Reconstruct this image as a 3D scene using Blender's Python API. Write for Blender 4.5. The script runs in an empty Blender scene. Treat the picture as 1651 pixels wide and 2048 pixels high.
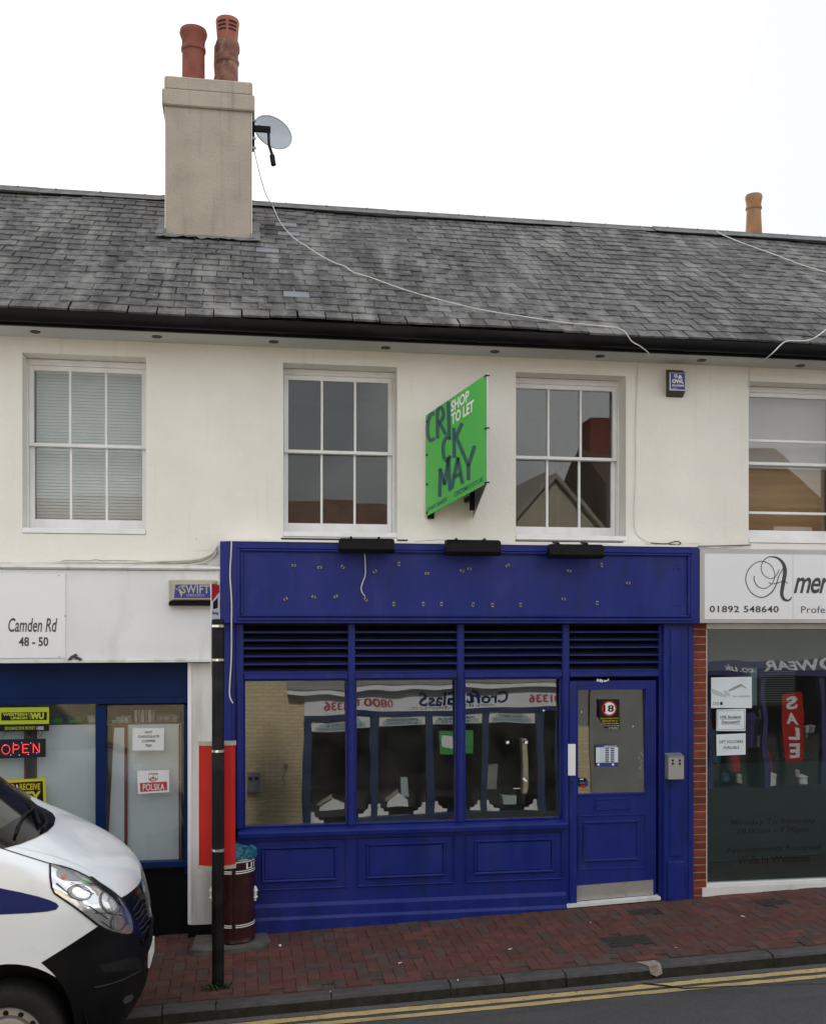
import bpy, bmesh, math, random
from mathutils import Vector, Matrix, geometry
from mathutils.bvhtree import BVHTree
from math import sin, cos, tan, radians, pi, sqrt, atan2
random.seed(7)
S = bpy.context.scene
COL = S.collection

# ------------------------------------------------------------------ camera
TH = radians(9.07)      # the camera looks a little to the right of the wall's normal
FPX = 2100.0            # focal length in pixels of the 1651 x 2048 photograph
HY = 1255.0             # horizon row
D, CZ = 9.9, 2.8        # distance to the rendered wall (Y = 0) and eye height
cam = bpy.data.cameras.new('camera'); camo = bpy.data.objects.new('camera', cam); COL.objects.link(camo)
camo.location = (0, -D, CZ); camo.rotation_euler = (pi/2, 0, -TH)
cam.sensor_fit = 'AUTO'; cam.sensor_width = 36; cam.lens = FPX/2048*36
cam.shift_y = (HY-1024)/2048; cam.clip_end = 500; cam.clip_start = .05
S.camera = camo

# ------------------------------------------------------------------ sky, sun, exposure
SUN_EL, SUN_AZ = radians(33), 0.07
w = bpy.data.worlds.new('World'); S.world = w; w.use_nodes = True
nt = w.node_tree; bg = nt.nodes['Background']
sky = nt.nodes.new('ShaderNodeTexSky'); sky.sky_type = 'NISHITA'; sky.sun_disc = False
sky.sun_elevation = SUN_EL; sky.sun_rotation = radians(-4)
sky.dust_density = 3
mx = nt.nodes.new('ShaderNodeMix'); mx.data_type = 'RGBA'; mx.inputs['Factor'].default_value = .93
tc = nt.nodes.new('ShaderNodeTexCoord'); nz = nt.nodes.new('ShaderNodeTexNoise')
nz.inputs['Scale'].default_value = 1.6; nz.inputs['Detail'].default_value = 4
cr = nt.nodes.new('ShaderNodeValToRGB')
cr.color_ramp.elements[0].position = .47; cr.color_ramp.elements[0].color = (8.7, 8.85, 9.05, 1)
cr.color_ramp.elements[1].position = .60; cr.color_ramp.elements[1].color = (17.0, 17.0, 16.9, 1)
mpw = nt.nodes.new('ShaderNodeMapping'); mpw.inputs['Location'].default_value = (5.1, 2.7, 0)
nt.links.new(tc.outputs['Generated'], mpw.inputs['Vector']); nt.links.new(mpw.outputs['Vector'], nz.inputs['Vector']); nt.links.new(nz.outputs['Fac'], cr.inputs['Fac'])
nt.links.new(sky.outputs['Color'], mx.inputs['A']); nt.links.new(cr.outputs['Color'], mx.inputs['B'])
nt.links.new(mx.outputs['Result'], bg.inputs['Color']); bg.inputs['Strength'].default_value = .1
sl = bpy.data.lights.new('sun', 'SUN'); sl.energy = 4.6; sl.angle = radians(3); sl.color = (1, .955, .88)
so = bpy.data.objects.new('sun', sl); COL.objects.link(so)
so.rotation_euler = Vector((SUN_AZ, -1, -tan(SUN_EL))).to_track_quat('-Z', 'Y').to_euler()
so.location = (0, 20, 20)
S.view_settings.view_transform = 'Standard'; S.view_settings.look = 'None'
S.view_settings.gamma = 1; S.view_settings.exposure = 0.17; S.view_settings.use_curve_mapping = False
S.cycles.max_bounces = 8; S.cycles.transparent_max_bounces = 16
S.cycles.use_denoising = True

# ------------------------------------------------------------------ where a sight line meets an upright plane Y
def PT(px, Y): u = (px-825.5)/FPX; return (D+Y)/(cos(TH)-u*sin(TH))
def PX(px, Y=0.): u = (px-825.5)/FPX; return PT(px, Y)*(sin(TH)+u*cos(TH))
def PZ(px, py, Y=0.): return CZ+(HY-py)/FPX*PT(px, Y)
def P(px, py, Y=0.): return Vector((PX(px, Y), Y, PZ(px, py, Y)))
def G(X, Y=0.): return -.03+.0363*(X-.07)+.025*Y              # pavement
KY = -1.77                                                     # kerb line
def RZ(X, Y):                                                  # road, cambered
    d = KY-Y
    return G(X, KY)-.105 + (.07*min(max(d-.25, 0), 1.6) - .06*max(d-3.2, 0))

# ------------------------------------------------------------------ mesh helpers
class MB:
    def __init__(s): s.v = []; s.f = []; s.m = []; s.mi = 0
    def add(s, vs, fs):
        o = len(s.v); s.v += [tuple(x) for x in vs]
        for f in fs: s.f.append([i+o for i in f]); s.m.append(s.mi)
        return s
    def box(s, x0, x1, y0, y1, z0, z1):
        if x0 > x1: x0, x1 = x1, x0
        if y0 > y1: y0, y1 = y1, y0
        if z0 > z1: z0, z1 = z1, z0
        return s.add([(x0,y0,z0),(x1,y0,z0),(x1,y1,z0),(x0,y1,z0),(x0,y0,z1),(x1,y0,z1),(x1,y1,z1),(x0,y1,z1)],
              [(0,3,2,1),(4,5,6,7),(0,1,5,4),(1,2,6,5),(2,3,7,6),(3,0,4,7)])
    def pb(s, px0, py0, px1, py1, Yf, Yb):                     # box whose front face fills these rows and columns on plane Yf
        pm = (px0+px1)/2
        return s.box(PX(px0,Yf), PX(px1,Yf), Yf, Yb, PZ(pm,py0,Yf), PZ(pm,py1,Yf))
    def quad(s, a, b, c, d): return s.add([a,b,c,d], [(0,1,2,3)])
    def prism(s, pts, axis, a0, a1, cap=True):                 # polygon pts in the other two axes, swept along axis
        def mk(p, a): return {'x': (a,p[0],p[1]), 'y': (p[0],a,p[1]), 'z': (p[0],p[1],a)}[axis]
        n = len(pts); vs = [mk(p,a0) for p in pts]+[mk(p,a1) for p in pts]
        fs = [(i,(i+1)%n,n+(i+1)%n,n+i) for i in range(n)]
        if cap: fs += [tuple(range(n-1,-1,-1)), tuple(range(n,2*n))]
        return s.add(vs, fs)
    def tube(s, pts, r, n=6, cap=True):
        pts = [Vector(p) for p in pts]; vs = []; fs = []; m = len(pts)
        for i,p in enumerate(pts):
            t = (pts[min(i+1,m-1)]-pts[max(i-1,0)]).normalized()
            a = t.orthogonal().normalized() if i == 0 else (a-t*a.dot(t)).normalized()
            b = t.cross(a); rr = r[i] if isinstance(r,(list,tuple)) else r
            vs += [p+(a*cos(2*pi*k/n)+b*sin(2*pi*k/n))*rr for k in range(n)]
        for i in range(m-1):
            for k in range(n): fs.append((i*n+k, i*n+(k+1)%n, (i+1)*n+(k+1)%n, (i+1)*n+k))
        if cap: fs += [tuple(range(n-1,-1,-1)), tuple(range((m-1)*n, m*n))]
        return s.add(vs, fs)
    def lathe(s, prof, c, n=24, a0=0., a1=2*pi, cap=False):
        full = abs(a1-a0-2*pi) < 1e-6; k = n if full else n+1; vs = []; fs = []
        for r,z in prof:
            for j in range(k):
                a = a0+(a1-a0)*j/n; vs.append((c[0]+r*cos(a), c[1]+r*sin(a), c[2]+z))
        for i in range(len(prof)-1):
            for j in range(n if full else n): 
                j2 = (j+1)%k if full else j+1
                fs.append((i*k+j, i*k+j2, (i+1)*k+j2, (i+1)*k+j))
        if cap and full: fs += [tuple(range(k-1,-1,-1)), tuple(range((len(prof)-1)*k, len(prof)*k))]
        return s.add(vs, fs)
    def build(s, name, mat=None, parent=None, smooth=False, bevel=0):
        me = bpy.data.meshes.new(name); me.from_pydata(s.v, [], s.f)
        mats = mat if isinstance(mat, (list, tuple)) else [mat]
        for m in mats: me.materials.append(m)
        if len(mats) > 1:
            for p,i in zip(me.polygons, s.m): p.material_index = i
        me.validate(); me.update()
        bm = bmesh.new(); bm.from_mesh(me); bmesh.ops.recalc_face_normals(bm, faces=bm.faces)
        if bevel:
            bmesh.ops.bevel(bm, geom=[e for e in bm.edges if len(e.link_faces)==2 and e.calc_face_angle(0) > .5], offset=bevel, segments=1, affect='EDGES')
        bm.to_mesh(me); bm.free()
        if smooth:
            for p in me.polygons: p.use_smooth = True
            try: me.set_sharp_from_angle(angle=radians(40))
            except Exception: pass
        return link(name, me, parent)
def link(name, me, parent=None):
    o = bpy.data.objects.new(name, me); COL.objects.link(o)
    if parent is not None: attach(o, parent)
    return o
def attach(o, parent):
    o.parent = parent
    if parent.type == 'EMPTY': o.matrix_parent_inverse = Matrix.Translation(-Vector(parent.location))
def tag(o, label=None, cat=None, group=None, kind=None):
    if label: o['label'] = label
    if cat: o['category'] = cat
    if group: o['group'] = group
    if kind: o['kind'] = kind
    return o
def thing(name, label, cat, loc, group=None):
    o = bpy.data.objects.new(name, None); COL.objects.link(o); o.location = loc; o.empty_display_size = .1
    return tag(o, label, cat, group)
def obox(name, mat, parent, *a, bevel=0): return MB().box(*a).build(name, mat, parent, bevel=bevel)
def pbx(name, mat, parent, *a, bevel=0): return MB().pb(*a).build(name, mat, parent, bevel=bevel)

# flat lettering, normalised to the unit square, then laid on a surface by fn(u, v) -> point
def textgeo(s, bold=0., shear=0., spacing=1., align='CENTER', line=1.):
    cu = bpy.data.curves.new('lettering', 'FONT'); cu.body = s; cu.offset = bold; cu.shear = shear
    cu.space_character = spacing; cu.align_x = align; cu.resolution_u = 3; cu.space_line = line
    ob = bpy.data.objects.new('lettering', cu); me = bpy.data.meshes.new_from_object(ob)
    vs = [(v.co.x, v.co.y) for v in me.vertices]; fs = [tuple(p.vertices) for p in me.polygons]
    bpy.data.objects.remove(ob); bpy.data.curves.remove(cu); bpy.data.meshes.remove(me)
    xs = [v[0] for v in vs]; ys = [v[1] for v in vs]
    x0,x1,y0,y1 = min(xs),max(xs),min(ys),max(ys)
    return [((x-x0)/(x1-x0), (y-y0)/(y1-y0)) for x,y in vs], fs
def letter(mb, s, fn, **k):
    vs, fs = textgeo(s, **k); return mb.add([fn(u,v) for u,v in vs], fs)
def rect_fn(px0, py0, px1, py1, Y):
    x0,x1 = PX(px0,Y),PX(px1,Y); pm = (px0+px1)/2; z0,z1 = PZ(pm,py1,Y),PZ(pm,py0,Y)
    return lambda u,v: (x0+(x1-x0)*u, Y, z0+(z1-z0)*v)
def ptext(name, mat, parent, s, px0, py0, px1, py1, Y, **k):
    return letter(MB(), s, rect_fn(px0,py0,px1,py1,Y), **k).build(name, mat, parent)
def disc(mb, c, r, n=20, Y=None, r2=None, ring=0):
    r2 = r2 or r; vs = [(c[0]+r*cos(2*pi*i/n), c[1], c[2]+r2*sin(2*pi*i/n)) for i in range(n)]
    if ring:
        vs += [(c[0]+r*ring*cos(2*pi*i/n), c[1], c[2]+r2*ring*sin(2*pi*i/n)) for i in range(n)]
        return mb.add(vs, [(i,(i+1)%n,n+(i+1)%n,n+i) for i in range(n)])
    return mb.add(vs, [tuple(range(n))])
def stroke(mb, pts, w, fn):                                    # ribbon of varying width in (u, v), laid by fn
    pts = [Vector((p[0],p[1])) for p in pts]; n = len(pts); vs = []
    for i,p in enumerate(pts):
        t = (pts[min(i+1,n-1)]-pts[max(i-1,0)]); t = t.normalized() if t.length else Vector((1,0))
        q = Vector((-t.y,t.x)); ww = (w[i] if isinstance(w,(list,tuple)) else w)/2
        a = p+q*ww; b = p-q*ww; vs += [fn(a.x,a.y), fn(b.x,b.y)]
    return mb.add(vs, [(2*i,2*i+1,2*i+3,2*i+2) for i in range(n-1)])
def smooth_path(pts, k=8):                                     # Catmull-Rom
    pts = [Vector(p) for p in pts]; out = []
    for i in range(len(pts)-1):
        a,b,c,d = pts[max(i-1,0)],pts[i],pts[i+1],pts[min(i+2,len(pts)-1)]
        for j in range(k):
            t = j/k; out.append(.5*((2*b)+(c-a)*t+(2*a-5*b+4*c-d)*t*t+(3*b-a-3*c+d)*t**3))
    return out+[pts[-1]]

# ------------------------------------------------------------------ materials
M = {}
def brickmat(name, c1, c2, mo):
    m = bpy.data.materials.new(name); m.use_nodes = True; t = m.node_tree; n = t.nodes; b = n['Principled BSDF']; b.inputs['Roughness'].default_value = .85
    g = n.new('ShaderNodeNewGeometry'); sp = n.new('ShaderNodeSeparateXYZ'); cb = n.new('ShaderNodeCombineXYZ'); br = n.new('ShaderNodeTexBrick')
    t.links.new(g.outputs['Position'], sp.inputs[0]); t.links.new(sp.outputs['X'], cb.inputs['X']); t.links.new(sp.outputs['Z'], cb.inputs['Y']); t.links.new(cb.outputs[0], br.inputs['Vector'])
    for k,v in (('Color1',c1),('Color2',c2),('Mortar',mo)): br.inputs[k].default_value = (*v,1)
    br.inputs['Scale'].default_value = 1; br.inputs['Brick Width'].default_value = .225; br.inputs['Row Height'].default_value = .075; br.inputs['Mortar Size'].default_value = .007
    t.links.new(br.outputs['Color'], b.inputs['Base Color']); M[name] = m; return m
def mat(name, col, rough=.6, var=.10, scale=5., bump=0., bscale=60., metal=0., spec=.5, col2=None, stretch=(1,1,1),
        dirt=None, dirt_amt=.0, dirt_scale=2.5, dirt_stretch=(1,1,1), rand=0., coat=0., emit=0., dlo=.52, dhi=.75, marks=()):
    m = bpy.data.materials.new(name); m.use_nodes = True; t = m.node_tree; n = t.nodes; L = t.links.new
    b = n['Principled BSDF']; b.inputs['Roughness'].default_value = rough; b.inputs['Metallic'].default_value = metal
    b.inputs['Specular IOR Level'].default_value = spec
    if coat: b.inputs['Coat Weight'].default_value = coat; b.inputs['Coat Roughness'].default_value = .05
    g = n.new('ShaderNodeNewGeometry')
    def noise(sc, st, det=4):
        mp = n.new('ShaderNodeMapping'); mp.inputs['Scale'].default_value = st; L(g.outputs['Position'], mp.inputs['Vector'])
        x = n.new('ShaderNodeTexNoise'); x.inputs['Scale'].default_value = sc; x.inputs['Detail'].default_value = det
        L(mp.outputs['Vector'], x.inputs['Vector']); return x.outputs['Fac']
    def mix(f, a, c):
        x = n.new('ShaderNodeMix'); x.data_type = 'RGBA'
        for k,v in (('Factor',f),('A',a),('B',c)):
            if hasattr(v,'is_output'): L(v, x.inputs[k])
            else: x.inputs[k].default_value = v if k == 'Factor' else (*v[:3],1)
        return x.outputs['Result']
    def ramp(f, lo, hi):
        x = n.new('ShaderNodeMapRange'); x.inputs['From Min'].default_value = lo; x.inputs['From Max'].default_value = hi
        L(f, x.inputs['Value']); return x.outputs['Result']
    lo = [c*(1-var) for c in col]; hi = [min(1,c*(1+var)) for c in (col2 or col)]
    c = mix(ramp(noise(scale, stretch), .3, .7), lo, hi)
    if rand:
        oi = n.new('ShaderNodeObjectInfo'); ad = n.new('ShaderNodeMath'); ad.operation = 'ADD'
        L(oi.outputs['Random'], ad.inputs[0]); L(g.outputs['Random Per Island'], ad.inputs[1])
        fr = n.new('ShaderNodeMath'); fr.operation = 'FRACT'; L(ad.outputs[0], fr.inputs[0])
        mr = n.new('ShaderNodeMapRange'); mr.inputs['To Min'].default_value = 1-rand; mr.inputs['To Max'].default_value = 1+rand
        L(fr.outputs[0], mr.inputs['Value'])
        hs = n.new('ShaderNodeHueSaturation'); L(c, hs.inputs['Color']); L(mr.outputs['Result'], hs.inputs['Value']); c = hs.outputs['Color']
        m['rnd'] = 1
    if dirt:
        f = ramp(noise(dirt_scale, dirt_stretch, 6), dlo, dhi)
        mu = n.new('ShaderNodeMath'); mu.operation = 'MULTIPLY'; L(f, mu.inputs[0]); mu.inputs[1].default_value = dirt_amt
        c = mix(mu.outputs[0], c, dirt)
    for mc,ma,ms,mst,ml,mh in marks:                              # further stains, chips or lichen: colour, amount, scale, stretch, from, to
        f = ramp(noise(ms, mst, 5), ml, mh)
        mu = n.new('ShaderNodeMath'); mu.operation = 'MULTIPLY'; L(f, mu.inputs[0]); mu.inputs[1].default_value = ma; mu.use_clamp = True
        c = mix(mu.outputs[0], c, mc)
    L(c, b.inputs['Base Color'])
    if bump:
        bp = n.new('ShaderNodeBump'); bp.inputs['Strength'].default_value = 1; bp.inputs['Distance'].default_value = bump
        L(noise(bscale, (1,1,1), 5), bp.inputs['Height']); L(bp.outputs['Normal'], b.inputs['Normal'])
    if emit:
        b.inputs['Emission Color'].default_value = (*col,1); b.inputs['Emission Strength'].default_value = emit
    M[name] = m; return m
def glass(name, r0, tint=(.9,.93,.92), wave=.0008, wscale=1.3, rough=0., dust_veil=.012):
    m = bpy.data.materials.new(name); m.use_nodes = True; t = m.node_tree; n = t.nodes; L = t.links.new
    n.remove(n['Principled BSDF']); out = n['Material Output']
    tr = n.new('ShaderNodeBsdfTransparent'); tr.inputs['Color'].default_value = (*tint,1)
    gl = n.new('ShaderNodeBsdfGlossy'); gl.inputs['Roughness'].default_value = rough
    lw = n.new('ShaderNodeLayerWeight'); lw.inputs['Blend'].default_value = .5
    pw = n.new('ShaderNodeMath'); pw.operation = 'POWER'; L(lw.outputs['Facing'], pw.inputs[0]); pw.inputs[1].default_value = 5
    ma = n.new('ShaderNodeMath'); ma.operation = 'MULTIPLY_ADD'; L(pw.outputs[0], ma.inputs[0]); ma.inputs[1].default_value = 1-r0; ma.inputs[2].default_value = r0
    df = n.new('ShaderNodeBsdfDiffuse'); df.inputs['Color'].default_value = (.55,.54,.5,1)  # pale film for dust, also painted in to lift the dark interiors
    gd = n.new('ShaderNodeNewGeometry'); xd = n.new('ShaderNodeTexNoise'); xd.inputs['Scale'].default_value = 4; xd.inputs['Detail'].default_value = 6; L(gd.outputs['Position'], xd.inputs['Vector'])
    rd = n.new('ShaderNodeMapRange'); L(xd.outputs['Fac'], rd.inputs['Value']); rd.inputs['From Min'].default_value = .35; rd.inputs['From Max'].default_value = .75
    rd.inputs['To Min'].default_value = dust_veil*.4; rd.inputs['To Max'].default_value = dust_veil*1.8
    md = n.new('ShaderNodeMixShader'); L(rd.outputs['Result'], md.inputs['Fac']); L(tr.outputs[0], md.inputs[1]); L(df.outputs[0], md.inputs[2])
    ms = n.new('ShaderNodeMixShader'); L(ma.outputs[0], ms.inputs['Fac']); L(md.outputs[0], ms.inputs[1]); L(gl.outputs[0], ms.inputs[2])
    L(ms.outputs[0], out.inputs['Surface'])
    if wave:
        g = n.new('ShaderNodeNewGeometry'); x = n.new('ShaderNodeTexNoise'); x.inputs['Scale'].default_value = wscale; x.inputs['Detail'].default_value = 1
        L(g.outputs['Position'], x.inputs['Vector'])
        bp = n.new('ShaderNodeBump'); bp.inputs['Strength'].default_value = 1; bp.inputs['Distance'].default_value = wave
        L(x.outputs['Fac'], bp.inputs['Height']); L(bp.outputs['Normal'], gl.inputs['Normal'])
    M[name] = m; return m

mat('render', (.81,.797,.738), .85, .05, 1.3, .004, 25, dirt=(.64,.58,.48), dirt_amt=.15, dirt_scale=1.1, dirt_stretch=(1.5,1,.7),
    marks=(((.52,.45,.34),.28,3.,(3.5,1,.22),.62,.80),((.42,.38,.30),.5,30,(1,1,1),.70,.78),((.88,.86,.82),.3,9,(1,1,1),.58,.7)))
mat('white_paint', (.82,.83,.84), .45, .05, 3, .0008, 40, dirt=(.5,.48,.42), dirt_amt=.25, dirt_scale=6, dirt_stretch=(1,1,.4))
mat('soffit', (.50,.51,.48), .7, .06, 2)
mat('blue', (.0042,.0195,.205), .42, .16, 2.2, .0005, 50, spec=.3, col2=(.0125,.0215,.175), stretch=(1.6,1.6,.6), dirt=(.045,.065,.18), dirt_amt=.4, dirt_scale=9, dirt_stretch=(1,1,.35), dlo=.58, dhi=.8,
    marks=(((.22,.23,.33),.6,60,(1,1,1),.735,.76),((.008,.014,.06),.55,5,(1,1,.5),.55,.72),((.05,.05,.10),.5,22,(.25,1,2.5),.66,.74)))
mat('navy', (.003,.018,.090), .5, .2, 2, .0004, 40, spec=.15)
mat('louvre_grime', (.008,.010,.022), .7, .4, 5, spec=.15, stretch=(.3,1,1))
mat('white_board', (.76,.775,.80), .55, .05, 1.5, .002, 30, dirt=(.42,.41,.38), dirt_amt=.35, dirt_scale=4, dirt_stretch=(1.4,1,.5), dlo=.56, dhi=.8)
mat('old_board', (.70,.705,.70), .6, .08, 2, .002, 30, dirt=(.28,.26,.2), dirt_amt=.5, dirt_scale=5, dirt_stretch=(1.6,1,.25), dlo=.52, dhi=.75)
mat('sign_white', (.80,.82,.85), .3, .02, 2)
mat('slate', (.090,.088,.090), .8, .3, 14, .006, 40, spec=.25, col2=(.118,.115,.117), rand=.32, dirt=(.27,.27,.26), dirt_amt=.8, dirt_scale=1.5, dirt_stretch=(3.4,.7,.7), dlo=.49, dhi=.74,
    marks=(((.34,.34,.31),.55,26,(1,1,1),.60,.72),((.035,.034,.034),.75,1.1,(2.6,.4,.4),.54,.70),((.24,.23,.19),.5,8,(1.5,.8,.8),.60,.75)))
mat('new_slate', (.15,.165,.19), .5, .1, 8, .001)
mat('lead', (.13,.132,.135), .7, .3, 9, .006, 20, dirt=(.27,.26,.23), dirt_amt=.5, dirt_scale=7)
mat('black_plastic', (.006,.006,.007), .45, .25, 4, spec=.14, dirt=(.035,.035,.035), dirt_amt=.5, dirt_scale=5, dirt_stretch=(.3,1,1))
mat('black_metal', (.005,.005,.006), .5, .3, 8, spec=.14)
mat('terracotta', (.25,.07,.045), .75, .3, 6, .002, dirt=(.10,.04,.03), dirt_amt=.7, dirt_scale=6)
mat('terracotta_new', (.36,.11,.07), .7, .15, 6)
mat('terracotta_old', (.19,.085,.065), .8, .4, 9, .002, dirt=(.40,.30,.18), dirt_amt=.6, dirt_scale=14)
mat('terracotta_pale', (.33,.17,.09), .8, .2, 6, .002, dirt=(.38,.32,.22), dirt_amt=.5, dirt_scale=9)
mat('chimney_render', (.42,.375,.31), .9, .08, 2.2, .006, 45, dirt=(.25,.215,.165), dirt_amt=.42, dirt_scale=2.6, dlo=.48, dhi=.76, marks=(((.2,.17,.13),.4,4,(3,1,.3),.56,.75),((.52,.48,.42),.4,40,(1,1,1),.6,.7)))
mat('brick', (.17,.034,.016), .85, .25, 16, .003, 50, rand=.28)
mat('mortar', (.34,.28,.20), .95, .2, 12, .004, 60)
mat('paver', (.112,.046,.039), .9, .2, 12, .003, 90, rand=.17, spec=.25, dirt=(.068,.042,.036), dirt_amt=.75, dirt_scale=2.2, dlo=.40, dhi=.70, marks=(((.03,.026,.024),.6,35,(1,1,1),.66,.72),))
mat('paver_dark', (.068,.042,.038), .9, .2, 12, .003, 90, rand=.2)
mat('joint', (.062,.038,.032), .95, .3, 10, .003)
mat('asphalt', (.056,.056,.060), .9, .35, 70, .006, 180, marks=(((.12,.12,.115),.7,120,(1,1,1),.64,.70),((.025,.025,.027),.6,1.2,(.5,2,1),.55,.68)), dirt=(.085,.084,.084), dirt_amt=.5, dirt_scale=5, dirt_stretch=(.3,1,1))
mat('channel', (.085,.083,.082), .9, .3, 60, .005, 160)
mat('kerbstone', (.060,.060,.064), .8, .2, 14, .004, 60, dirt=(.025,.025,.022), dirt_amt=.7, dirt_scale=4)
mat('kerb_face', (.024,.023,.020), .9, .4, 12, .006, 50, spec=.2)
mat('kerb_pale', (.26,.22,.20), .85, .25, 20, .01, 30)
mat('steel', (.48,.47,.455), .42, .05, 3, metal=.65, dirt=(.25,.24,.22), dirt_amt=.4, dirt_scale=8)
mat('aluminium', (.50,.50,.50), .4, .06, 3, metal=.55)
mat('galv', (.35,.36,.38), .45, .1, 5, metal=.6)
mat('upvc', (.74,.75,.76), .35, .04, 2, dirt=(.45,.42,.36), dirt_amt=.25, dirt_scale=7)
mat('black_print', (.010,.010,.012), .6, .05, spec=.2)
mat('iron', (.040,.036,.035), .75, .3, 20, .003, 60, spec=.25)
mat('grey_print', (.05,.05,.055), .5, .05)
mat('paper', (.75,.77,.79), .7, .03)
mat('paper_blue', (.66,.74,.79), .6, .05)
mat('green_sign', (.09,.48,.085), .35, .04)
mat('slate_print', (.035,.11,.12), .4, .05)
mat('white_print', (.82,.82,.80), .5, .02)
mat('beige_plastic', (.42,.39,.31), .55, .12, 8, dirt=(.28,.24,.17), dirt_amt=.4, dirt_scale=8)
mat('alarm_blue', (.022,.04,.26), .4, .1)
mat('brown_box', (.055,.043,.034), .6, .2, 8)
mat('red_panel', (.48,.013,.010), .5, .06, 3, spec=.3, marks=(((.30,.03,.025),.4,6,(2,1,.3),.56,.74),))
mat('red_frame', (.20,.012,.018), .5, .1)
mat('lime', (.46,.56,.02), .4, .04)
mat('yellow_sign', (.66,.56,.008), .4, .04)
mat('led_off', (.012,.015,.016), .3, .1)
mat('led_red', (1,.04,.05), .4, 0, emit=1.6)
mat('led_blue', (.25,.35,1), .4, 0, emit=2.0)
mat('poster_red', (.42,.04,.055), .6, .05)
mat('burgundy', (.028,.004,.005), .3, .2, 4, dirt=(.08,.03,.025), dirt_amt=.4, dirt_scale=10)
mat('bag_blue', (.02,.13,.22), .3, .4, 18, .02, 30)
mat('concrete', (.10,.096,.088), .95, .3, 10, .012, 40)
mat('yellow_line', (.47,.35,.16), .8, .12, 30, .002, 120, dirt=(.07,.065,.06), dirt_amt=.85, dirt_scale=30, dlo=.60, dhi=.70, marks=(((.2,.16,.1),.5,4,(1,1,1),.5,.7),))
mat('van_white', (.84,.89,.95), .25, .02, 1, coat=.6, marks=(((.45,.43,.40),.25,5,(1,1,1),.58,.8),))
mat('van_navy', (.002,.013,.125), .35, .05, 2, spec=.25)
mat('van_black', (.005,.005,.0065), .5, .2, 8, spec=.14)
mat('gloss_black', (.005,.005,.006), .15, .1, spec=.4)
mat('rubber', (.008,.008,.008), .85, .3, 20, .002, 80)
mat('wheel_steel', (.34,.34,.35), .4, .1, 6, metal=.7)
mat('chrome', (.92,.93,.94), .09, .05, 6, metal=.85)
mat('bulb_orange', (.75,.14,.02), .3, .05)
mat('grey_bar', (.07,.07,.075), .35, .1, metal=.3)
mat('cable_white', (.66,.66,.62), .6, .1)
mat('cable_grey', (.35,.32,.26), .7, .2)
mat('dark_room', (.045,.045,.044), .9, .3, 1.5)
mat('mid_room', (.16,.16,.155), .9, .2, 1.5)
mat('blind', (.86,.88,.87), .7, .04)
mat('wood_blind', (.44,.27,.12), .6, .12, 3, stretch=(.5,1,9))
mat('pink_blind', (.55,.50,.47), .8, .04)
mat('weed', (.035,.085,.015), .7, .4, 30)
mat('dish', (.42,.46,.51), .45, .06, 6)
mat('frost', (.035,.066,.067), .35, .1, 1.2)
brickmat('cream_brick', (.70,.57,.36), (.62,.50,.31), (.42,.34,.2))
mat('opp_cream', (.62,.55,.42), .85, .08, 2, .003)
mat('opp_grey', (.24,.24,.23), .85, .1, 2)
mat('opp_navy', (.012,.035,.11), .4, .15)
mat('opp_roof', (.17,.09,.06), .8, .3, 6, .01, 20, rand=.2)
mat('opp_purple', (.055,.05,.16), .4, .1)
mat('opp_teal', (.42,.52,.55), .5, .05)
mat('goods_green', (.06,.32,.08), .5, .2, 20)
mat('goods_white', (.62,.63,.62), .4, .15, 25, .006, 40)
mat('goods_clear', (.30,.31,.31), .25, .4, 40, .01, 40)
glass('glass_up', .062, (.90,.92,.92), .0006, 1.6)
glass('glass_shop', .115, (.80,.83,.82), .0020, 1.5, dust_veil=.022)
glass('glass_salon', .10, (.74,.80,.79), .0018, 1.5, dust_veil=.007)
glass('glass_left', .045, (.90,.93,.93), .0009, 1.2)
glass('glass_van', .05, (.42,.52,.50), 0)
glass('lens', .06, (.96,.97,.98), 0, dust_veil=.004)
# ================================================================== ground, pavement, kerb, road
XL, XR = -9., 13.
def sheet(name, m, fn, y0, y1, dz, ny=6, x0=XL, x1=XR, ys=()):
    mb = MB(); yy = sorted([y0+(y1-y0)*i/ny for i in range(ny+1)]+list(ys))
    for a,b in zip(yy[:-1], yy[1:]):
        mb.quad((x0,a,fn(x0,a)+dz), (x1,a,fn(x1,a)+dz), (x1,b,fn(x1,b)+dz), (x0,b,fn(x0,b)+dz))
    return mb.build(name, m)
tag(MB().quad((-300,-300,-3), (300,-300,-3), (300,300,-3), (-300,300,-3)).build('ground', M['concrete']), kind='structure')
road = tag(sheet('road', M['asphalt'], RZ, KY+.02, -9.2, 0, 16, ys=(KY-.25,KY-1.85,KY-3.2)), kind='structure')
chan = sheet('gutter_channel', M['channel'], RZ, KY+.01, -1.865, .004, 1); attach(chan, road)
for k,yc in enumerate((-1.925, -2.065)):
    mb = MB(); n = 260; random.seed(11+k); vs = []
    for i in range(n+1):
        x = XL+(XR-XL)*i/n; j = .006*sin(x*2.1+k)+random.uniform(-.004,.004)
        a, b = yc+.043+j+random.uniform(-.006,.006), yc-.043+j+random.uniform(-.006,.006)
        vs += [(x,a,RZ(x,a)+.005), (x,b,RZ(x,b)+.005)]
    mb.add(vs, [(2*i,2*i+1,2*i+3,2*i+2) for i in range(n)])
    attach(mb.build('yellow_line', M['yellow_line']), road)
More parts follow.
